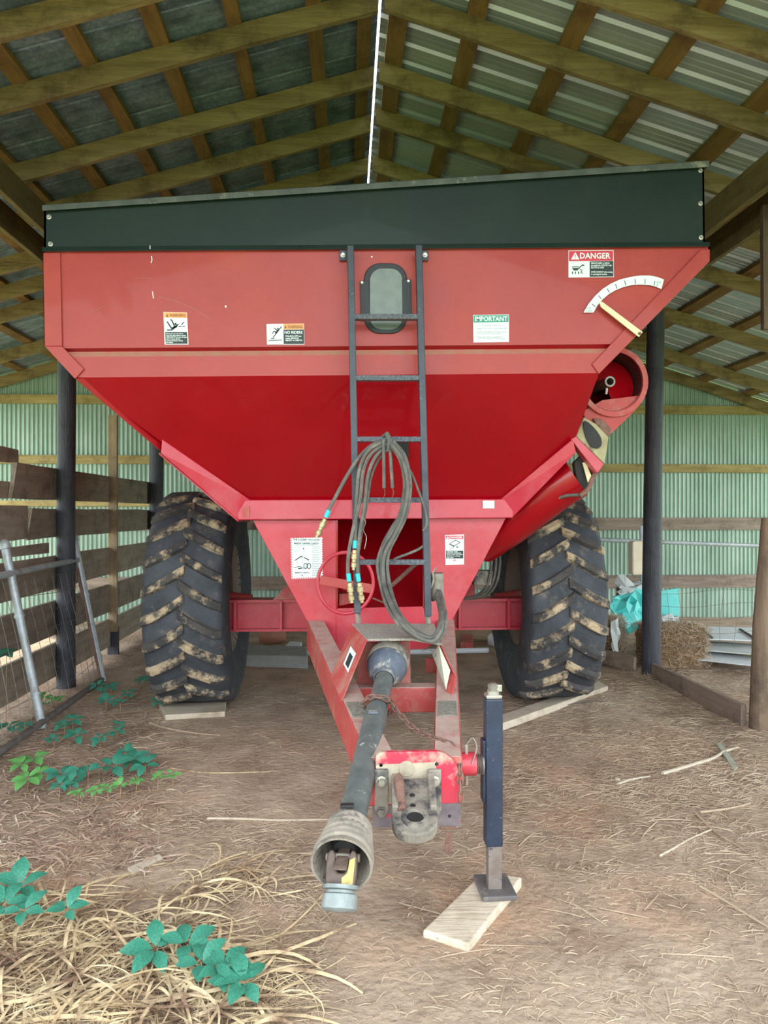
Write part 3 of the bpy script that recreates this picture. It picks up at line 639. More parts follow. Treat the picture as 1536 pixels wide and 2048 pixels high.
# step / driveline shield
MB().prism([P(704,1247,4.3), P(868,1247,4.3), P(884,1287,3.92), P(823,1276,3.90), P(733,1278,3.90)], (0,0,-.012)).build('step_plate', mat('step_grating', C(176,170,160), C(146,140,130), scale=60, rough=.85, bump=.9, bscale=70), cart, bev=.003)
lw = [P(704,1249,4.3), P(733,1279,3.9), P(682,1404,3.70), P(662,1352,4.05)]
MB().prism(lw, (.008,0,.004)).build('shield_wing', redd, cart, bev=.003)
rw = [P(868,1282,4.2), P(882,1287,3.95), P(910,1352,3.86), P(902,1406,3.70)]
MB().prism([P(864,1308,4.12), P(880,1286,3.98), P(910,1352,3.86), P(902,1408,3.70)], (.008,0,-.004)).build('shield_wing', redd, cart, bev=.003)
def on_quad(q, u0, v0, u1, v1, lift, name, mt, parent=cart):
    f = lambda u, v: (q[0]*(1-u)+q[1]*u)*(1-v)+(q[3]*(1-u)+q[2]*u)*v
    n = (q[1]-q[0]).cross(q[3]-q[0]).normalized(); n = n if n.y < 0 else -n
    return MB().prism([f(u0,v0)+n*lift, f(u1,v0)+n*lift, f(u1,v1)+n*lift, f(u0,v1)+n*lift], -n*.0015).build(name, mt, parent)
d = on_quad(lw, .42,.30,.80,.62, .004, 'decal', white); on_quad(lw, .52,.38,.74,.58, .0055, 'panel', ink, d)
rq = [P(864,1308,4.12), P(880,1286,3.98), P(910,1352,3.86), P(902,1408,3.70)]
d = on_quad(rq, .1,.04,.92,.78, .006, 'decal', mat('decal_pale', C(206,206,186), C(186,184,166), scale=20, rough=.6))
for k in range(5): on_quad(rq, .2,.10+k*.13,.82,.14+k*.13, .0075, 'text_line', grey_ink, d)
# --- driveline
A, B = P(776,1324,4.0), P(692,1690,2.62); ax = (B-A).normalized(); L_ = (B-A).length
bell = MB().lathe([(.112,-.04),(.114,-.01),(.106,-.005),(.112,.008),(.104,.014),(.110,.028),(.100,.034),(.106,.048),(.096,.055)], A, ax, 28).build('driveline_bell', dustt, cart)
MB().lathe([(.0,.02),(.100,.028),(.108,.05),(.098,.10),(.07,.14),(.056,.165),(.054,.20),(.05,.2)], A, ax, 28).build('driveline_guard_cone', ptob, cart)
MB().lathe([(.046,.12),(.046,.50),(.0465,.52),(.052,.525),(.052,L_-.10),(.03,L_-.10)], A, ax, 24).build('driveline_tube', ptom, cart)
MB().box(A+ax*.62+Vector((-.005,-.02,.052)), (.045,.03,.012)).build('tube_latch', ptob, cart, bev=.004)
# near guard cone: ribbed, open towards the viewer
prof = [(.052,-.13),(.070,-.10)]
for k in range(5): h0 = -.09+k*.034; r0 = .076+.0055*k; prof += [(r0,h0),(r0+.008,h0+.010),(r0+.008,h0+.020),(r0+.001,h0+.028)]
prof += [(.104,.09),(.106,.10),(.098,.10),(.094,.08),(.07,-.08),(.0,-.09)]
ng = MB().lathe(prof, B, ax, 36).build('driveline_guard_cup', dustt, cart)
x_ = ax.cross(Vector((0,0,1))).normalized(); z_ = x_.cross(ax).normalized()
for k in range(24):
    a = 2*math.pi*k/24; dr = x_*math.cos(a)+z_*math.sin(a)
    MB().beam(B+ax*-.04+dr*.082, B+ax*.088+dr*.096, .008, .006, up=dr).build('cup_rib', dustt, ng)
MB().box(B-ax*.11+z_*.078+x_*.01, (.05,.03,.012)).build('cup_clip', dark, ng, bev=.004)
yk = MB(); yk.lathe([(.0,-.05),(.05,-.05),(.055,.0),(.04,.03),(.0,.03)], B, ax, 16); yk = yk.build('inner_yoke', dark, cart)
dn = (ax*.75-z_*.75).normalized(); U0 = B+ax*.085-z_*.02; w3 = x_.cross(dn).normalized(); w3 = w3 if w3.y < 0 else -w3
ylw = mat('yellow_paint_worn', C(206,186,110), C(120,104,76), scale=18, rough=.6); gyk = mat('greasy_yoke', C(74,60,54), C(104,88,78), scale=14, rough=.6, bump=.3)
US = [(-.045,.075),(-.052,.02),(-.052,-.03),(-.044,-.05),(-.032,-.052),(-.024,-.035),(-.021,.0),(-.012,.02),(.012,.02),(.021,.0),(.024,-.035),(.032,-.052),(.044,-.05),(.052,-.03),(.052,.02),(.045,.075)]
MB().prism([U0+x_*p+dn*q-w3*.024 for p, q in US], w3*.048).build('outer_yoke', gyk, yk, bev=.007)
MB().prism([U0+w3*-(p)*.9-ax*(q+.03)-x_*.022 for p, q in US], x_*.044).build('yoke_ear', gyk, yk, bev=.007)
MB().cyl(U0-dn*.03-x_*.058, U0-dn*.03+x_*.058, .014, 12).build('joint_cross', castm, yk)
MB().prism([U0+x_*p+dn*q+w3*.0235 for p, q in ((-.046,-.03),(-.027,-.02),(-.022,.02),(-.004,.035),(-.006,.06),(-.042,.055))], w3*.003).build('paint_patch', ylw, yk)
U1 = U0+dn*.085
MB().lathe([(.0,0),(.060,0),(.060,.012),(.048,.016),(.048,.024),(.058,.028),(.060,.07),(.052,.078),(.030,.078),(.03,.04)], U1-dn*.03, dn, 26).build('yoke_collar', mat('silver_collar', C(150,158,156), C(112,120,120), scale=12, rough=.45, metal=.3), yk)
# --- hitch
YH = 3.03
hp = [P(752,1512,YH), P(760,1505,YH), P(874,1503,YH), P(890,1507,YH), P(904,1517,YH), P(914,1531,YH), P(919,1548,YH), P(922,1652,YH), P(745,1655,YH)]
MB().prism(hp, (0,.03,0)).build('hitch_plate', mat('hitch_red', C(208,36,66), C(196,60,78), scale=9, rough=.55, c3=C(176,164,146), s3=3.5, t3=(.50,.60)), cart, bev=.005)
MB().prism([P(745,1612,YH-.003), P(922,1606,YH-.003), P(922,1652,YH-.003), P(745,1655,YH-.003)], (0,.004,0)).build('worn_plate_foot', mat('bare_plate', C(84,74,84), C(120,110,112), scale=14, rough=.7, c3=C(180,60,80), s3=12, t3=(.60,.66)), cart)
MB().prism([P(752,1530,YH-.004), P(872,1524,YH-.004), P(876,1606,YH-.004), P(752,1608,YH-.004)], (0,.006,0)).build('mud_patch_plate', sandal, cart)
tb0, tb1 = P(825,1556,2.99), P(830,1637,2.76)   # top surface of the tongue, back to front ring
td = (tb1-tb0); tdl = td.length; td.normalize(); tx = Vector((1,0,0)); tn = tx.cross(td).normalized(); tn = tn if tn.z > 0 else -tn
pts = [tb0+tx*-.085, tb0+tx*.085]
ring = [tb1+tx*(.085*math.cos(a))+td*(.085*math.sin(a)) for a in [math.pi*k/10 for k in range(11)]]
tongue = MB().prism([tb0+tx*-.085]+[tb0+tx*.085]+ring, -tn*.045).build('hitch_tongue', castm, cart, bev=.006)
MB().lathe([(.052,.0),(.05,.012),(.036,.014),(.032,.004),(.032,-.05)], tb1, tn, 24).build('tongue_eye', castm, tongue)
MB().lathe([(.0,-.004),(.033,-.002),(.033,.002),(.0,.003)], tb1+tn*.0015, tn, 20).build('eye_hole', dark, tongue)
for s in (-1,1): MB().beam(tb0+tx*s*.072+tn*.010, tb0+td*(tdl-.045)+tx*s*.072+tn*.004, .026, .03, up=tn).build('tongue_rib', castm, tongue, bev=.006)
for k in (.45,.7): MB().lathe([(.0,-.001),(.009,.001),(.011,-.002)], tb0+td*tdl*k+tx*-.005+tn*.003, tn, 12).build('tongue_pin_hole', dark, tongue)
MB().tube([P(797,1548,2.93), P(797,1556,2.92), P(800,1585,2.87), P(804,1622,2.80)], [.010,.019,.019,.018], 12).build('drop_pin', rust, tongue)
for s, x in ((-1,763),(1,869)):
    MB().box(P(x,1580,YH-.012), (.055,.02,.17)).build('tongue_clamp', castm, cart, bev=.006)
    for y in (1563, 1624): MB().lathe([(.0,-.022),(.014,-.022),(.017,-.018),(.017,-.006),(.024,-.005),(.024,0)], P(x,y,YH-.022), (0,1,0), 6 if y>1600 else 8, smooth=False).build('bolt', bolt if y < 1600 else castm, cart)
for x, y in ((873,1528),(762,1530),(899,1632)): MB().lathe([(.0,-.002),(.007,-.002),(.008,.001)], P(x,y,YH-.002), (0,1,0), 10).build('bolt_hole', dark, cart)
MB().lathe([(.0,-.006),(.03,-.006),(.034,0)], P(813,1538,YH-.002), (0,1,0), 16).build('plate_boss', sandal, cart)
MB().prism([P(891,1664,YH), P(903,1664,YH), P(905,1695,YH), P(898,1712,YH), P(890,1708,YH)], (0,.006,0)).build('hitch_latch', rust, cart, bev=.003)
MB().cyl(P(880,1655,YH), P(912,1655,YH), .008, 8).build('latch_pin', rust, cart)
# --- jack
YJ = 3.15
jx = P(986,1500,YJ).x
jo = MB().box((jx, YJ, (.245+.865)/2), (.072,.072,.62)).build('jack_tube', jackm, cart, bev=.006)
MB().box((jx, YJ, .873), (.066,.066,.016)).build('jack_cap', bolt, jo, bev=.004)
MB().lathe([(.0,.045),(.014,.044),(.024,.034),(.02,.02),(.026,.014),(.026,0)], (jx, YJ, .881), (0,0,1), 12).build('jack_knob', bolt, jo)
MB().box((jx+.022, YJ, .905), (.03,.026,.03)).build('jack_ear', bolt, jo, bev=.004)
MB().box((jx+.004, YJ, .16), (.058,.058,.24)).build('jack_leg', steelm, cart, bev=.004)
MB().box((jx+.010, YJ+.01, .056), (.148,.20,.022), Matrix.Rotation(.03,3,'Z')).build('jack_foot', mat('foot_steel', C(78,76,78), C(106,100,98), scale=9, rough=.7, c3=C(140,128,116), s3=14), cart, bev=.006)
MB().box((jx-.042, YJ, .56), (.014,.06,.26)).build('jack_bracket', jackm, cart, bev=.004)
MB().cyl((rail_pt(1,3.15).x+.05, YJ, .585), (jx-.075, YJ, .585), .048, 16).build('jack_mount_tube', redf, cart)
MB().lathe([(.034,0),(.042,.004),(.034,.010),(.042,.014),(.034,.020),(.046,.026),(.046,.032)], (jx-.075, YJ, .585), (1,0,0), 16).build('jack_swivel', steelm, cart)
MB().cyl((jx-.115, YJ-.01, .50), (jx-.115, YJ-.01, .67), .007, 8).build('mount_pin', bolt, cart)
MB().tube(smooth_path([(jx-.115,YJ-.01,.665),(jx-.09,YJ-.02,.70),(jx-.075,YJ-.03,.66),(jx-.1,YJ-.05,.60)],4), .003, 5).build('pin_clip', steelm, cart)
# --- chain around the driveline and along to the drawbar
def link():
    n = 14; pts = []
    for k in range(n):
        a = 2*math.pi*k/n; pts.append((.011*math.cos(a), .0, .015*math.sin(a)+(.010 if math.sin(a) > 0 else -.010)))
    return MB().tube(pts, .0042, 6, closed=True)
lk = None
def chain(path, pitch=.036):
    global lk
    path = smooth_path(path, 10); acc = 0; nxt = 0; i = 0
    for a, b in zip(path, path[1:]):
        l = (b-a).length
        while nxt <= acc+l:
            p = a+(b-a)*((nxt-acc)/max(l,1e-6)); t = (b-a).normalized()
            q = t.to_track_quat('Z', 'Y').to_matrix().to_4x4(); M = Matrix.Translation(p) @ q @ Matrix.Rotation(math.pi/2*(i % 2)+.3, 4, 'Z')
            if lk is None:
                lk = link().build('chain_link', rust, cart); lk.data.transform(Matrix.Translation(WL[lk.name]))
                lk.location = M.translation-WL[cart.name]; lk.rotation_mode = 'QUATERNION'; lk.rotation_quaternion = M.to_quaternion()
            else: inst(lk, 'chain_link', M, cart)
            nxt += pitch; i += 1
        acc += l
tc = A+ax*.47
loop = [tc+x_*.066*math.cos(a)+z_*.066*math.sin(a)+ax*(.03*math.sin(a)) for a in [2*math.pi*k/12+.6 for k in range(14)]]
chain(loop)
chain([tc-x_*.06+z_*.02, P(800,1428,3.42), P(830,1458,3.32), P(872,1478,3.22), P(905,1490,3.18), P(917,1520,3.08), P(921,1570,3.0), P(922,1610,2.99)])
# --- hoses on the ladder
def hose(pts, r, Y0=4.32, Y1=None, name='hydraulic_hose', mt=rubh, k=6):
    n = len(pts); q = []
    for i, p in enumerate(pts):
        y = p[2] if len(p) > 2 else Y0+((Y1 or Y0)-Y0)*i/(n-1); q.append(P(p[0], p[1], y))
    return MB().tube(smooth_path(q, k), r, 8).build(name, mt, cart)
def coupler(a, b, Y, teal_len=.35):
    pa, pb = P(*a,Y), P(*b,Y); d_ = pb-pa
    m = MB(); m.lathe([(.0,0),(.014,0),(.015,.02),(.020,.022),(.020,.05),(.014,.052),(.014,.07),(.018,.074),(.018,.098),(.011,.1),(.011,.115),(.0,.115)], pa, d_, 12)
    k = d_.length/.115
    m.v = [tuple(pa+(Vector(v)-pa)*1) for v in m.v]
    o = m.build('hose_coupler', brass, cart)
    MB().cyl(pa-d_.normalized()*.055, pa-d_.normalized()*.01, .014, 10).build('colour_band', teal, o)
    return o
kn = (771, 886)
hose([(776,884),(748,888),(718,915),(692,955),(668,1000),(656,1022)], .011, 4.33); coupler((650,1038),(640,1060), 4.33)
hose([(776,882),(740,898),(720,935),(713,1000),(710,1082)], .011, 4.31); coupler((709,1100),(708,1122), 4.31)
hose([(778,886),(745,905),(727,940),(720,1000),(706,1060),(697,1110),(696,1150),(699,1165)], .011, 4.30)
o = coupler((699,1166),(703,1200), 4.30)
hose([(778,890),(752,912),(736,950),(729,1010),(719,1070),(715,1120),(717,1165)], .011, 4.31); coupler((718,1166),(723,1198), 4.31)
hose([(779,895),(758,918),(742,955),(735,1000),(724,1060),(718,1100)], .008, 4.34)
bun = [(782,886),(802,912),(812,950),(813,985),(803,1030),(785,1065),(768,1095),(763,1125),(768,1165),(780,1205),(803,1242),(835,1267),(864,1275),(880,1255),(884,1228),(880,1205),(876,1185)]
for i, (dx, dy, r_, yy) in enumerate(((0,0,.013,4.28),(7,-5,.013,4.30),(-6,5,.011,4.29),(10,4,.010,4.26),(3,8,.011,4.25),(-2,-8,.009,4.33))):
    q = []
    for j, p in enumerate(bun):
        t = j/(len(bun)-1); s_ = .55+.6*math.sin(math.pi*t)**2
        fw = min(1, max(0, (p[1]-1150)/90)) if j < 13 else min(1, max(0, (p[1]-1185)/60))
        q.append((p[0]+dx*s_+R.uniform(-1.2,1.2), p[1]+dy*s_+(6 if .5 < t < .85 and i % 2 else 0), (yy if j < 15 else yy+.04)-.42*fw))
    hose(q, r_)
hose([(800,912),(822,945),(838,985),(850,1020),(853,1048),(846,1062)], .0075, 4.33); hose([(770,1135),(790,1118),(815,1108),(838,1098),(852,1088)], .008, 4.38)
for xa, ya, xb, yb in ((767,880,768,976),(780,898,785,976)):
    MB().tube([P(xa,ya,4.29), P((xa+xb)/2,(ya+yb)/2,4.28), P(xb,yb,4.29)], .010, 8).build('cable_sleeve', rubh, cart)
    MB().tube(smooth_path([P(xb,yb,4.29), P(xb+2,yb+10,4.29), P(xb-1,yb+20,4.29)],4), .0022, 5).build('bare_wire', rust, cart)
MB().tube([P(766,873,4.325), P(774,868,4.30), P(780,880,4.29), P(776,902,4.29), P(768,902,4.30)], [.012,.016,.017,.014,.010], 8).build('hose_tie', rubh, cart)
for px_, py_ in ((763,1125),(810,1250),(884,1220)): pass
MB().lathe([(.034,-.005),(.04,0),(.04,.150),(.034,.155)], P(875,1198,4.42), (-.02,-.05,1), 16).build('hose_holder_tube', dustt, cart)
MB().tube(smooth_path([P(873,1136,4.36), P(866,1146,4.36), P(867,1160,4.36), P(862,1176,4.36)],5), .006, 6).build('holder_hook', steelm, cart)
MB().tube(smooth_path([P(865,1200,4.38), P(872,1193,4.33), P(882,1194,4.33), P(887,1205,4.36), P(883,1215,4.37)],5), .010, 8).build('holder_ring', rubh, cart)
MB().tube(smooth_path([P(716,1030,4.3), P(731,1042,4.3), P(727,1060,4.32), P(733,1075,4.3), P(729,1098,4.3)],5), .002, 5).build('bare_wire', bolt, cart)
# --- folded unloading auger on the right
YA_ = 4.98; ac = P(1227,764,YA_); RA = .205
aug = MB().lathe([(RA,0),(RA+.008,0),(RA+.008,3.9),(RA,3.9),(RA-.002,.002)], ac, (0,1,.03), 40).build('auger_tube', redf, cart)
MB().lathe([(RA-.012,.01),(RA-.012,3.9)], ac, (0,1,.03), 40).build('auger_lining', mat('auger_dark_steel', C(70,38,38), C(52,36,34), scale=5, rough=.6), aug)
MB().lathe([(RA-.004,-.012),(RA+.03,-.012),(RA+.03,.004),(RA-.004,.004)], ac, (0,1,.03), 40, closed=True).build('auger_flange', redd, aug)
MB().lathe([(.024,-.02),(.036,-.02),(.036,3.6),(.024,3.6),(.024,-.02)], ac+Vector((-.03,0,0)), (0,1,.03), 18).build('auger_shaft', steelm, aug)
m = MB(); vs = []; n = 60
for k in range(n+1):
    a = 2*math.pi*k/24-1.4; y = .06+k*.33/24
    for r in (.036, RA-.018): vs.append(ac+Vector((-.03*(1-(r-.036)/.14)+r*math.cos(a), y, r*math.sin(a)+y*.03)))
m.add(vs, [(2*k,2*k+1,2*k+3,2*k+2) for k in range(n)], True); m.build('auger_flighting', red, aug, sharp=180)
MB().cyl(ac+Vector((-.05,-.01,-.045)), ac+Vector((-.055,-.012,-.085)), .009, 8).build('shaft_bolt', bolt, aug)
MB().prism([P(1166,822,5.0), P(1205,800,5.0), P(1284,790,5.0), P(1272,820,5.0), P(1222,868,5.0), P(1176,860,5.0)], (0,.04,0)).build('hinge_plate', redd, aug, bev=.004)
MB().prism([P(1186,836,4.97), P(1206,838,4.97), P(1224,858,4.97), P(1218,876,4.97), P(1200,866,4.97)], (0,.05,0)).build('hinge_knuckle', rust, aug, bev=.01)
# lower auger: cream collar with its slanting mouth, red tube down under the tank
MB().prism([P(1152,872,4.93), P(1168,834,4.95), P(1192,848,4.95), P(1217,874,4.95), P(1214,900,4.93), P(1209,928,4.92)], (0,.04,0)).build('auger_collar', mat('dirty_cream', C(176,170,132), C(148,140,106), scale=9, rough=.7, c3=C(120,112,88), s3=6), cart, bev=.004)
ea, eb = P(1169,842,4.925), P(1198,896,4.905); el = [ ]
cen = (ea+eb)/2; l2 = (eb-ea)/2; sid = Vector((l2.z,0,-l2.x)).normalized()*(l2.length*.42)
MB().prism([cen+l2*math.cos(2*math.pi*k/24)+sid*math.sin(2*math.pi*k/24)*(1+.35*math.cos(2*math.pi*k/24)) for k in range(24)], (0,.012,0)).build('auger_mouth', dark, cart)
MB().prism([P(1140,876,4.91), P(1150,870,4.91), P(1208,928,4.91), P(1200,940,4.91), P(1194,946,4.91)], (0,.09,0)).build('collar_flange', redf, cart, bev=.004)
MB().tube([P(1150,950,5.17), P(1110,975,5.22), P(1020,1045,5.42), P(960,1085,5.6)], .165, 28).build('lower_auger_tube', red, cart)
MB().prism([P(1148,925,5.0), P(1170,905,5.0), P(1192,935,5.0), P(1176,985,5.05), P(1156,975,5.05)], (0,.06,0)).build('hinge_bracket', dark, cart, bev=.01)
MB().tube(smooth_path([P(1198,938,4.98), P(1186,955,4.98), P(1176,978,4.98), P(1160,992,4.98)],5), .016, 8).build('hinge_arm', rust, cart)
MB().prism([P(1165,925,4.985), P(1172,925,4.985), P(1184,955,4.985), P(1176,965,4.985)], (0,.01,0)).build('latch_strap', cream, cart)
MB().tube(smooth_path([P(1160,990,5.0), P(1130,992,5.05), P(1100,1005,5.15), P(1060,1030,5.3)],5), .011, 8).build('hydraulic_hose', rubh, cart)
for k, dx in enumerate((0, 8, -9)):
    MB().tube(smooth_path([P(985+dx,1085,6.1), P(992+dx,1120,6.0), P(985+dx,1165,6.0), P(965+dx,1190,6.1), P(930+dx,1198,6.2)],5), .012, 7).build('hydraulic_hose', rubh, cart)
MB().beam(P(1032,1045,5.3), P(990,1098,5.45), .03, .05).build('tank_strut', redf, cart, bev=.003)
MB().box(P(965,1155,6.05), (.16,.1,.12)).build('valve_block', castm, cart, bev=.01)
# ================================================================ THINGS AROUND
# leaning pipe gate on the left
gate = empty('pipe_gate', (-2.35, 6.0, 0), 'leaning galvanised pipe gate with sagging wire mesh on the left', 'gate')
def gp(y, z): t = z/1.41; return Vector((-2.35-.27*t, y-.03*t, z))
for y, nm in ((5.92,0), (7.38,1)):
    MB().tube([gp(y,-.02), gp(y,.7), gp(y,1.39)], .032, 12).build('gate_upright', galvp, gate)
    MB().lathe([(.0,.055),(.02,.05),(.036,.03),(.04,.01),(.04,-.02),(.034,-.025)], gp(y,1.39), (-.19,0,1), 14).build('ball_cap', galvp, gate)
    for z in (.25,.85): MB().lathe([(.034,-.012),(.039,-.012),(.039,.012),(.034,.012)], gp(y,z), (-.19,0,1), 12).build('tie_clamp', galvp, gate)
MB().tube([gp(3.2,1.16)+Vector((.02,0,0)), gp(7.4,1.19)], .027, 12).build('top_rail', galvp, gate)
MB().tube([gp(3.6,.03)+Vector((.04,0,0)), gp(7.4,.035)], .026, 12).build('bottom_rail', mat('dull_pipe', C(130,126,120), C(100,94,90), scale=12, rough=.7, metal=.3), gate)
MB().tube([gp(7.33,.02), gp(7.30,1.12)], .012, 8).build('stretcher_bar', rust, gate)
def sagp(y, z): return gp(y,z)+Vector((.03*math.sin(y*3)-.02, .03*math.sin(4*z+y), .02*math.sin(2.5*y+z*6)*(1 if z > .1 else 0)))
for k in range(22):
    y = 3.9+k*.165; MB().tube([sagp(y,z) for z in [1.12*j/9 for j in range(10)]], .0022, 4).build('mesh_wire', wirem, gate)
for k in range(8):
    z = .06+k*.15; MB().tube([sagp(3.9+j*.174,z) for j in range(21)], .0022, 4).build('mesh_wire', wirem, gate)

def slab(corners, z, h, mt, name, label, cat, group=None, bev=.006):
    """a board lying on the ground: photographed corners of the top face, thickness h"""
    q = [G(x,y,z) for x,y in corners]; gz = min(gh(p.x,p.y) for p in q)-.004
    return MB().hexa([Vector((p.x,p.y,gz)) for p in q], q).build(name, mt, bev=bev, label=label, cat=cat, group=group)
jb = [G(*p, .045) for p in ((845,1860),(966,1743),(1044,1754),(938,1888))]
MB().hexa([Vector((p.x,p.y,gh(p.x,p.y)-.012)) for p in jb], jb).build('support_board', palew, bev=.008, label='pale thick board lying under the foot of the jack', cat='board')
slab([(318,1406),(452,1404),(450,1423),(330,1430)], .05, .06, palew, 'wood_block', 'pale split wood slab in front of the left tyre', 'wood')
slab([(1003,1432),(1205,1366),(1216,1374),(1215,1384),(1005,1446)], .05, .06, palew, 'chock_plank', 'pale plank lying in front of the right tyre', 'board') if False else None
q = [G(*p,.055) for p in ((1000,1430),(1198,1362),(1216,1372),(1004,1447))]
MB().hexa([Vector((p.x,p.y-.01,0)) for p in q], q).build('chock_plank', palew, bev=.006, label='pale plank lying slantwise in front of the right tyre', cat='board')
slab([(1120,1404),(1288,1392),(1290,1398),(1130,1410)], .02, .02, greyb, 'thin_lath', 'thin grey lath on the straw beside the right tyre plank', 'wood', bev=.002)
slab([(1433,1487),(1441,1484),(1476,1533),(1468,1540)], .025, .01, mat('mossy_lath', C(150,156,140), C(176,180,164), scale=14, rough=.8), 'scrap_lath', 'small grey green slat lying across a white branch on the right', 'wood', bev=.002)
def branch(pts, r, label, mt=palew, z=.015):
    q = smooth_path([G(x,y,z) for x,y in pts], 5); q = [Vector((p.x,p.y,gh(p.x,p.y)+r*.8)) for p in q]
    return MB().tube(q, [r*(1-.4*i/len(q)) for i in range(len(q))], 7).build('dry_branch', mt, label=label, cat='branch')
branch([(1325,1545),(1370,1535),(1420,1522),(1448,1505),(1476,1497)], .014, 'white bare branch under the small slat on the right')
branch([(1236,1562),(1262,1553),(1300,1548)], .010, 'short white stick left of the slat on the right')
branch([(415,1636),(500,1637),(600,1636),(682,1635)], .007, 'long straight pale stalk left of the drive shaft')
branch([(1320,1705),(1380,1675),(1425,1655)], .006, 'thin bent twig on the open dirt at the right')
branch([(1390,1625),(1430,1660),(1480,1690),(1536,1730)], .006, 'thin pale twig running to the right edge of the dirt', mt=strawm)
branch([(1400,1625),(1450,1617),(1500,1605)], .008, 'short forked stick near the right edge below the slat', mt=strawm)
branch([(1400,1765),(1450,1790),(1536,1840)], .007, 'pale stalk bundle lying near the lower right edge', mt=strawm)
branch([(470,1900),(540,1885),(600,1845),(650,1790)], .006, 'pale curved stalk between the creeper and the drive shaft', mt=drygr)
branch([(340,1540),(420,1545),(540,1542)], .005, 'thin pale stalk beyond the creeper in front of the left tyre', mt=drygr)
branch([(300,1445),(350,1460),(440,1475)], .008, 'brown root lying on the dirt near the wood slab', mt=strawm)
slab([(213,1490),(245,1472),(262,1478),(232,1498)], .012, .01, greyb, 'bark_chip', 'broad tan bark chip on the litter below the gate', 'wood', bev=.002)
slab([(300,1490),(325,1474),(331,1478),(308,1496)], .012, .01, greyb, 'bark_chip', 'narrow grey wood chip left of the wood slab', 'wood', bev=.002)
slab([(255,1735),(318,1707),(326,1714),(265,1746)], .014, .01, mat('grey_chip', C(196,184,164), C(170,156,138), scale=14, rough=.85), 'bark_chip', 'pale wood chip on the bare dirt above the dry grass', 'wood', bev=.002)
# behind the cart
slab([(490,1290),(612,1292),(616,1312),(490,1310)], .13, .13, conc, 'concrete_block', 'grey concrete block on the ground behind the left tyre', 'block', bev=.012)
MB().tube([Vector((-1.2,8.35,.10)), Vector((.0,8.30,.09)), Vector((1.6,8.40,.09))], .030, 10).build('white_pipe', whmet, label='long white pipe lying on the ground behind the axle', cat='pipe')
cl = G(545,1288,.0); 
MB().lathe([(.0,-.17),(.06,-.165),(.10,-.10),(.105,0),(.10,.10),(.07,.16),(.0,.17)], cl+Vector((0,0,.10)), (1,.1,0), 18).build('clay_jar', clay, label='tan rounded jar lying behind the cart left of the drawbar', cat='jar')
slab([(565,1297),(580,1282),(604,1284),(592,1300)], .05, .03, whmet, 'sheet_scrap', 'small white scrap beside the tan jar behind the cart', 'scrap', bev=.003)
slab([(975,1272),(985,1262),(1005,1264),(1000,1278)], .12, .1, whmet, 'sheet_scrap', 'small white scrap on the ground left of the right tyre', 'scrap', bev=.01)
slab([(920,1268),(945,1268),(946,1284),(920,1285)], .10, .08, redd, 'red_block', 'small dusty red block on the ground right of the drawbar', 'block', bev=.006)
# hay bales with loose stalks as their own surface
def bale(c, size, rz, label):
    e = empty('hay_bale', c, label, 'hay bale', 'hay bales by the right pole'); M = Matrix.Rotation(rz,3,'Z'); n = 7; rr = random.Random(int(c[0]*100))
    m = MB(); X, Y_, Z = size
    bm = bmesh.new(); bmesh.ops.create_cube(bm, size=1); bmesh.ops.subdivide_edges(bm, edges=bm.edges, cuts=n, use_grid_fill=True)
    vs = [Vector(c)+M@Vector((v.co.x*X*(1-.12*abs(v.co.x*2)**6)+rr.uniform(-.02,.02), v.co.y*Y_+rr.uniform(-.02,.02), (v.co.z+.5)*Z+rr.uniform(-.018,.018))) for v in bm.verts]
    bm.verts.index_update(); m.add(vs, [tuple(v.index for v in f.verts) for f in bm.faces]); bm.free(); m.build('bale_body', hay, e)
    m = MB()
    for k in range(1500):
        f = rr.choice((0,1,2,2,3,3,4)); u, v = rr.uniform(-.5,.5), rr.uniform(-.5,.5)
        p = [Vector((u*X,-.5*Y_,(v+.5)*Z)), Vector((.5*X,u*Y_,(v+.5)*Z)), Vector((u*X,v*Y_,Z)), Vector((u*X,-.5*Y_,(v+.5)*Z)), Vector((-.5*X,u*Y_,(v+.5)*Z))][f]
        d_ = Vector((rr.gauss(0,1),rr.gauss(0,.6),rr.gauss(0,.8))).normalized(); l = rr.uniform(.04,.12); s_ = Vector((rr.gauss(0,1),rr.gauss(0,1),rr.gauss(0,1))).cross(d_).normalized()*.0022
        o_ = Vector((p.x*.03,p.y*.04,0))+Vector((rr.uniform(-.01,.01),-.012 if f in (0,3) else 0,.01 if f == 2 else 0)); a, b, cc = p+o_-d_*l/2, p+o_+d_*l/2+Vector((0,0,rr.uniform(-.02,.02))), p+o_*1.6
        m.add([Vector(c)+M@q for q in (a-s_,a+s_,cc+s_,b+s_,b-s_,cc-s_)], [(0,1,2,5),(5,2,3,4)])
    o = m.build('loose_stalks', strawm, e); o['kind'] = 'stuff'
bale((3.50, 7.95, 0), (.62,.45,.42), .08, 'brown hay bale with loose stalks just right of the black pole')
bale((2.72, 8.35, 0), (.75,.45,.46), -.25, 'dark hay bale between the right tyre and the black pole')
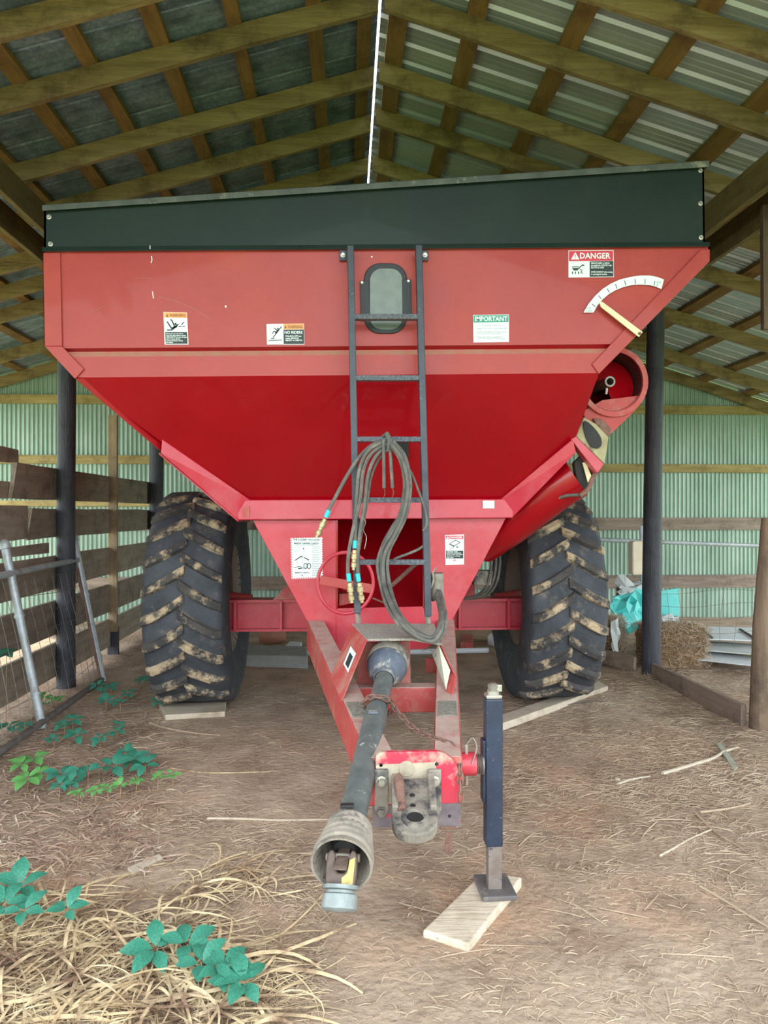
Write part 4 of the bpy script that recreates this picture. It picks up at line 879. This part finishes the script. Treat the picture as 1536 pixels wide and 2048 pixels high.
# crumpled plastic and scrap behind the bales
def crumple(pts, rows, amp, mt, name, label, seed):
    rr = random.Random(seed); a, b, c, d_ = [Vector(p) for p in pts]; n = rows; vs = []
    for j in range(n+1):
        for i in range(n+1):
            u, v = i/n, j/n; p = (a*(1-u)+b*u)*(1-v)+(d_*(1-u)+c*u)*v
            vs.append(p+Vector((rr.uniform(-amp,amp),rr.uniform(-amp,amp)*1.6,rr.uniform(-amp,amp))))
    m = MB(); m.add(vs, [(j*(n+1)+i, j*(n+1)+i+1, (j+1)*(n+1)+i+1, (j+1)*(n+1)+i) for j in range(n) for i in range(n)])
    o = m.build(name, mt, label=label, cat='plastic'); s_ = o.modifiers.new('thick','SOLIDIFY'); s_.thickness = .006; return o
crumple([P(1228,1190,8.7),P(1292,1180,8.9),P(1310,1270,8.6),P(1222,1262,8.5)], 7, .05, tealm, 'plastic_tarp', 'crumpled teal plastic tarp behind the left hay bale', 3)
crumple([P(1236,1155,8.85),P(1295,1165,9.0),P(1300,1215,8.8),P(1240,1200,8.8)], 6, .05, gplast, 'plastic_sheet', 'crumpled grey plastic sheet on top of the teal tarp', 5)
crumple([P(1318,1225,8.7),P(1356,1228,8.8),P(1362,1300,8.5),P(1318,1304,8.5)], 5, .04, gplast, 'plastic_sheet', 'crumpled grey plastic sheet behind the right hay bale', 8)
crumple([P(1222,1240,7.9),P(1234,1235,8.0),P(1238,1300,7.9),P(1228,1315,7.85)], 4, .025, gplast, 'plastic_strip', 'torn white plastic strip hanging beside the right tyre', 9)
MB().prism([P(1322,1182,8.9), P(1358,1176,8.9), Vector((P(1359,1228,8.9).x,8.9,0)), Vector((P(1322,1228,8.9).x,8.9,0))], (0,.03,0)).build('teal_panel', tealm, bev=.004, label='flat bright teal panel leaning right of the black pole', cat='panel')
MB().prism(rrect(1265,1082,1295,1150,5,8.9,3), (0,.14,0)).build('plastic_jug', jugm, bev=.02, label='tan and white plastic drum hung on a pole left of the black post', cat='drum')
MB().tube([P(1283,1052,9.1), P(1284,1150,9.05), P(1288,1262,8.95)], .026, 10).build('standing_pipe', galvp, label='thin upright steel pipe behind the tan plastic drum', cat='pipe')
MB().tube([P(1238,1150,9.0), P(1236,1215,8.95)], .025, 8).build('standing_pipe', rust, label='short rusty upright pipe behind the right tyre', cat='pipe')
MB().tube([P(1240,1158,9.0), P(1270,1190,8.9)], .012, 6).build('rusty_rod', rust, label='thin rusty rod slanting above the grey plastic sheet', cat='rod')
# stacked sheet metal on the right
for (pts, z, mt, lab) in (([(1392,1300),(1540,1318),(1560,1336),(1395,1318)], .10, whmet, 'lowest whitish metal sheet of the pile on the right'),
                          ([(1390,1280),(1545,1290),(1560,1312),(1392,1298)], .16, gplast, 'middle grey metal sheet of the pile on the right'),
                          ([(1378,1252),(1550,1256),(1560,1282),(1390,1276)], .24, whmet, 'topmost white metal sheet of the pile on the right')):
    q = [G(x,y,z) for x,y in pts]; MB().hexa([p-Vector((0,0,.015)) for p in q], q).build('metal_sheet', mt, bev=.003, label=lab, cat='metal sheet', group='sheet metal pile at the right wall')
MB().box(P(1450,1300,8.4)+Vector((0,.1,-.08)), (1.3,.5,.10)).build('pile_timber', hdr, label='dark timber supporting the metal sheets on the right', cat='timber')
for i, (a, b, lab) in enumerate((((1368,1256),(1392,1276),'left dark strap lying on the topmost metal sheet'), ((1400,1256),(1424,1276),'middle dark strap lying on the topmost metal sheet'), ((1480,1258),(1510,1277),'right dark strap lying on the topmost metal sheet'))):
    MB().beam(G(*a,.255), G(*b,.255), .03, .012).build('dark_strap', dark, label=lab, cat='strap', bev=.002)
rw_ = empty('wire_fence', (4.2, 7.6, 0), 'thin sagging wire fence right of the black pole', 'fence')
for k in range(12): 
    x = 3.25+k*.16; MB().tube([(x+.02*math.sin(k+z*5), 7.5+.2*k/11-.04*math.sin(z*4+k), .25+z) for z in (0,.2,.4,.6)], .002, 4).build('mesh_wire', wirem, rw_)
for j in range(5): MB().tube([(3.2+k*.17, 7.5+.2*k/11, .27+j*.14+.02*math.sin(k*.9+j)) for k in range(12)], .002, 4).build('mesh_wire', wirem, rw_)

# ---------------------------------------------------------------- straw and dry grass (uncountable)
def blade(m, p, ang, l, wd, curl, lift, seg, rr):
    d_ = Vector((math.cos(ang), math.sin(ang), 0)); pts = []; a = ang
    q = Vector(p)
    for i in range(seg+1):
        t = i/seg; z = gh(q.x,q.y)+.004+lift*math.sin(math.pi*t)
        pts.append((Vector((q.x,q.y,z)), a)); a += curl/seg*rr.uniform(.3,1.7); q = q+Vector((math.cos(a),math.sin(a),0))*(l/seg)
    vs = []; tw = rr.uniform(-.6,.6)
    for i, (c, a) in enumerate(pts):
        t = i/seg; ww = wd*(.45+.55*math.sin(math.pi*min(1,t*.9+.1)))*.5
        s_ = Vector((-math.sin(a)*math.cos(tw), math.cos(a)*math.cos(tw), math.sin(tw)))*ww
        vs += [c-s_, c+s_+Vector((0,0,.0012))]
    m.add(vs, [(2*i,2*i+1,2*i+3,2*i+2) for i in range(seg)])
rr = random.Random(4)
m = MB(); cnt = 0
while cnt < 17000:
    px, py = rr.uniform(-60,1600), 1270+780*rr.random()**1.0
    if py < 1300: continue
    dens = .35
    if px > 960: dens = .75
    if px > 1180 and py < 1500: dens = 1.0
    if px < 420 and 1380 < py < 1720: dens = .8
    if 400 < px < 640 and py > 1640: dens = .75
    if 420 < px < 700 and 1400 < py < 1620: dens = .15
    if py > 1650 and not (px < 640 and py > 1700): dens *= max(.22, 1-(py-1650)/260)
    if rr.random() > dens: continue
    p = G(px, py); cnt += 1
    big = rr.random() < .025
    blade(m, p, rr.gauss(.2,1.1), rr.uniform(.03,.10)*(1 if py < 1750 else .65) if not big else rr.uniform(.1,.28), rr.uniform(.0015,.004) if not big else rr.uniform(.003,.007), rr.gauss(0,.15), rr.uniform(0,.006), 2 if not big else 4, rr)
for k in range(6000):
    px, py = rr.uniform(990,1600), rr.uniform(1335,1620)
    if px < 1180 and rr.random() < .45: continue
    blade(m, G(px,py), rr.gauss(.1,1.0), rr.uniform(.03,.13), rr.uniform(.002,.0045), rr.gauss(0,.3), rr.uniform(0,.012), 2, rr)
for k in range(6000):
    px, py = rr.choice((rr.uniform(-700,-60), rr.uniform(1600,2200))), rr.uniform(1400,2048)
    blade(m, G(px,py), rr.gauss(.2,1.1), rr.uniform(.03,.10), rr.uniform(.0015,.004), rr.gauss(0,.2), rr.uniform(0,.006), 2, rr)
for k in range(500):      # heap of stalks round the foot of the right pole
    a_ = rr.uniform(0,6.3); d_ = .09+abs(rr.gauss(0,.16)); c_ = Vector((3.06+d_*math.cos(a_), 7.38+d_*math.sin(a_), 0))
    if (c_.x-3.06)**2+(c_.y-7.4)**2 < .010: continue
    blade(m, c_, rr.uniform(0,6.3), rr.uniform(.05,.16), rr.uniform(.002,.005), rr.gauss(0,.5), rr.uniform(.0,.07)*max(.1,1-d_*2), 4, rr)
m.build('loose_straw', strawm, kind='stuff', label='fine broken straw scattered over the dirt floor', cat='straw')
m = MB()
for k in range(430):
    px = rr.uniform(-40,520); lim = 1790+px*.30
    py = rr.uniform(max(1770, lim-40), 2080)
    if px > 300 and py < 1830+ (px-300)*.7: continue
    blade(m, G(px,py), rr.gauss(.4,1.5), rr.uniform(.15,.55), rr.uniform(.003,.015), rr.gauss(0,1.0), rr.uniform(.005,.045), 9, rr)
for k in range(1300):
    px = rr.uniform(-40,560); py = rr.uniform(1760,2080)
    if py < 1790+px*.25: continue
    blade(m, G(px,py), rr.uniform(0,6.3), rr.uniform(.08,.30), rr.uniform(.0015,.0045), rr.gauss(0,1.0), rr.uniform(.0,.02), 6, rr)
for k in range(900):
    px = rr.uniform(-480,-40); py = rr.uniform(1770,2080)
    blade(m, G(px,py), rr.uniform(0,6.3), rr.uniform(.1,.45), rr.uniform(.002,.012), rr.gauss(0,1.0), rr.uniform(.0,.035), 6, rr)
for k in range(70):
    px = rr.uniform(330,520); py = rr.uniform(1730,1810)
    blade(m, G(px,py), rr.gauss(.2,.5), rr.uniform(.12,.35), rr.uniform(.003,.010), rr.gauss(0,1.3), rr.uniform(.01,.05), 8, rr)
m.build('dry_grass', drygr, kind='stuff', label='tangled mat of dry yellow grass at the lower left', cat='dry grass')
m = MB()
for k in range(1500):
    px = rr.uniform(-40,330); py = rr.uniform(1400,1740)
    blade(m, G(px,py), rr.uniform(0,6.3), rr.uniform(.05,.2), rr.uniform(.003,.010), rr.gauss(0,1.2), rr.uniform(.0,.02), 4, rr)
m.build('leaf_litter', mat('leaf_litter', C(176,150,130), C(146,118,104), scale=2, rough=.85, c3=C(206,190,170), s3=3), kind='stuff', label='grey brown leaf litter along the foot of the gate', cat='litter')
# ---------------------------------------------------------------- creepers
def leaflet_mesh():
    n = 6; vs = []; fs = []
    prof = [0, .16, .27, .31, .27, .15, 0]
    for i in range(n+1):
        t = i/n; z = .10*math.sin(t*2.6)-.14*t*t; h = prof[i]
        ser = .02 if i % 2 else 0
        vs += [(-(h+ser), t, z+.16*h), (0, t, z), (h+ser, t, z+.16*h)]
    for i in range(n): fs += [(3*i,3*i+1,3*i+4,3*i+3), (3*i+1,3*i+2,3*i+5,3*i+4)]
    return MB().add(vs, fs, True)
lsrc = {}
def vine(label, spots, size, mt, seed, height=.085):
    rv = random.Random(seed); base = G(*spots[0]); e = empty('creeper_vine', (base.x, base.y, gh(base.x,base.y)), label, 'vine', 'creeper vines on the left')
    ctr = []
    for s_ in spots:
        p = G(s_[0], s_[1], height); sz = 1.12*size*(s_[2] if len(s_) > 2 else 1); ctr.append(p); yaw = rv.uniform(0,6.3)
        for k in range(5):
            a = yaw+(k-2)*1.12+rv.uniform(-.12,.12); sc = sz*(1-.13*abs(k-2))*rv.uniform(.9,1.1)
            Mx = Matrix.Translation(p+Vector((0,0,rv.uniform(-.004,.006)))) @ Matrix.Rotation(rv.uniform(.15,.45),4,'X') @ Matrix.Rotation(a,4,'Z') @ Matrix.Rotation(rv.uniform(-.15,.35),4,'X') @ Matrix.Translation((0,.1*sc,0)) @ Matrix.Diagonal((sc*.9,sc,sc,1))
            if mt.name not in lsrc:
                o = leaflet_mesh().build('leaflet', mt, e, sharp=60); o.data.transform(Matrix.Translation(WL[o.name])); lsrc[mt.name] = o
                l, r_, s2 = Mx.decompose(); WL[o.name] = l; o.location = l-WL[e.name]; o.rotation_mode = 'QUATERNION'; o.rotation_quaternion = r_; o.scale = s2
            else: inst(lsrc[mt.name], 'leaflet', Mx, e)
    for p in ctr: MB().tube([Vector((p.x,p.y,gh(p.x,p.y)-.005)), p+Vector((.004,.004,0))], .0025, 5).build('leaf_stalk', stemm, e)
    if len(ctr) > 1: MB().tube(smooth_path([Vector((p.x,p.y,gh(p.x,p.y)+.008)) for p in ctr], 4), .0028, 5).build('runner', stemm, e)
vine('creeper with three big leaves at the left edge above the dry grass', [(8,1808),(38,1775,1.1),(45,1822,.9)], .10, leafm, 1)
vine('single blue green creeper leaf standing in the dry grass near the left edge', [(132,1820)], .085, leafm, 2)
vine('long creeper runner with six leaves across the front edge of dry grass', [(312,1898,1.1),(372,1890,1.1),(400,1925),(445,1940),(462,1962,.8),(490,1962,1.1)], .095, leafm, 3)
vine('pale green creeper clump at the left edge below the gate rail', [(45,1528),(70,1515),(55,1555,1.1),(78,1545,.9)], .085, leafl, 4)
vine('blue green creeper with four leaves left of the bright young runner', [(122,1548,1.2),(118,1572,.8),(140,1565,.8),(175,1545)], .09, leafm, 5)
vine('dark green creeper with four leaves nearest the drawbar', [(225,1532,1.2),(262,1520),(290,1530,1.1),(250,1505,.8)], .09, leafm, 6)
vine('bright young runner of small light green leaves on the bare dirt', [(155,1585),(190,1580),(215,1575),(240,1572),(272,1560),(315,1556),(345,1549)], .05, leafl, 7)
vine('green creeper clump beside the near foot of the gate', [(128,1450),(155,1470,1.1),(145,1440),(108,1478,.8)], .085, leafm, 8)
vine('green creeper between the gate foot and the bark chip', [(200,1475),(232,1462),(238,1450,.8)], .075, leafm, 9)
vine('green creeper sprawling from the far gate foot to the left tyre', [(195,1372),(222,1372),(255,1385,.9),(285,1362),(212,1402),(240,1405,.8),(318,1402,.9)], .085, leafm, 10)
vine('pale creeper sprig behind the gate mesh near the fence', [(90,1392),(112,1402),(80,1410,.8)], .075, leafl, 11)
vine('creeper leaves showing through the mesh at the left edge', [(15,1452),(48,1452,.9)], .085, leafm, 12)
e_ = vine('creeper leaf climbing the mesh at the left edge of the picture', [(12,1308,1.1)], .11, leafm, 13, height=.55)
for i, (x, y, lab) in enumerate(((878,1888,'small pale stone at the corner of the jack board'), (706,1468+140,'small pale stone left of the hitch plate'), (1235,1558,'small pale stone at the end of the white stick'))):
    p = G(x,y); MB().lathe([(.0,-.012),(.014,-.009),(.02,0),(.015,.010),(.0,.014)], p+Vector((0,0,gh(p.x,p.y)+.010)), (.2,.1,1), 9).build('stone', sandal, label=lab, cat='stone')
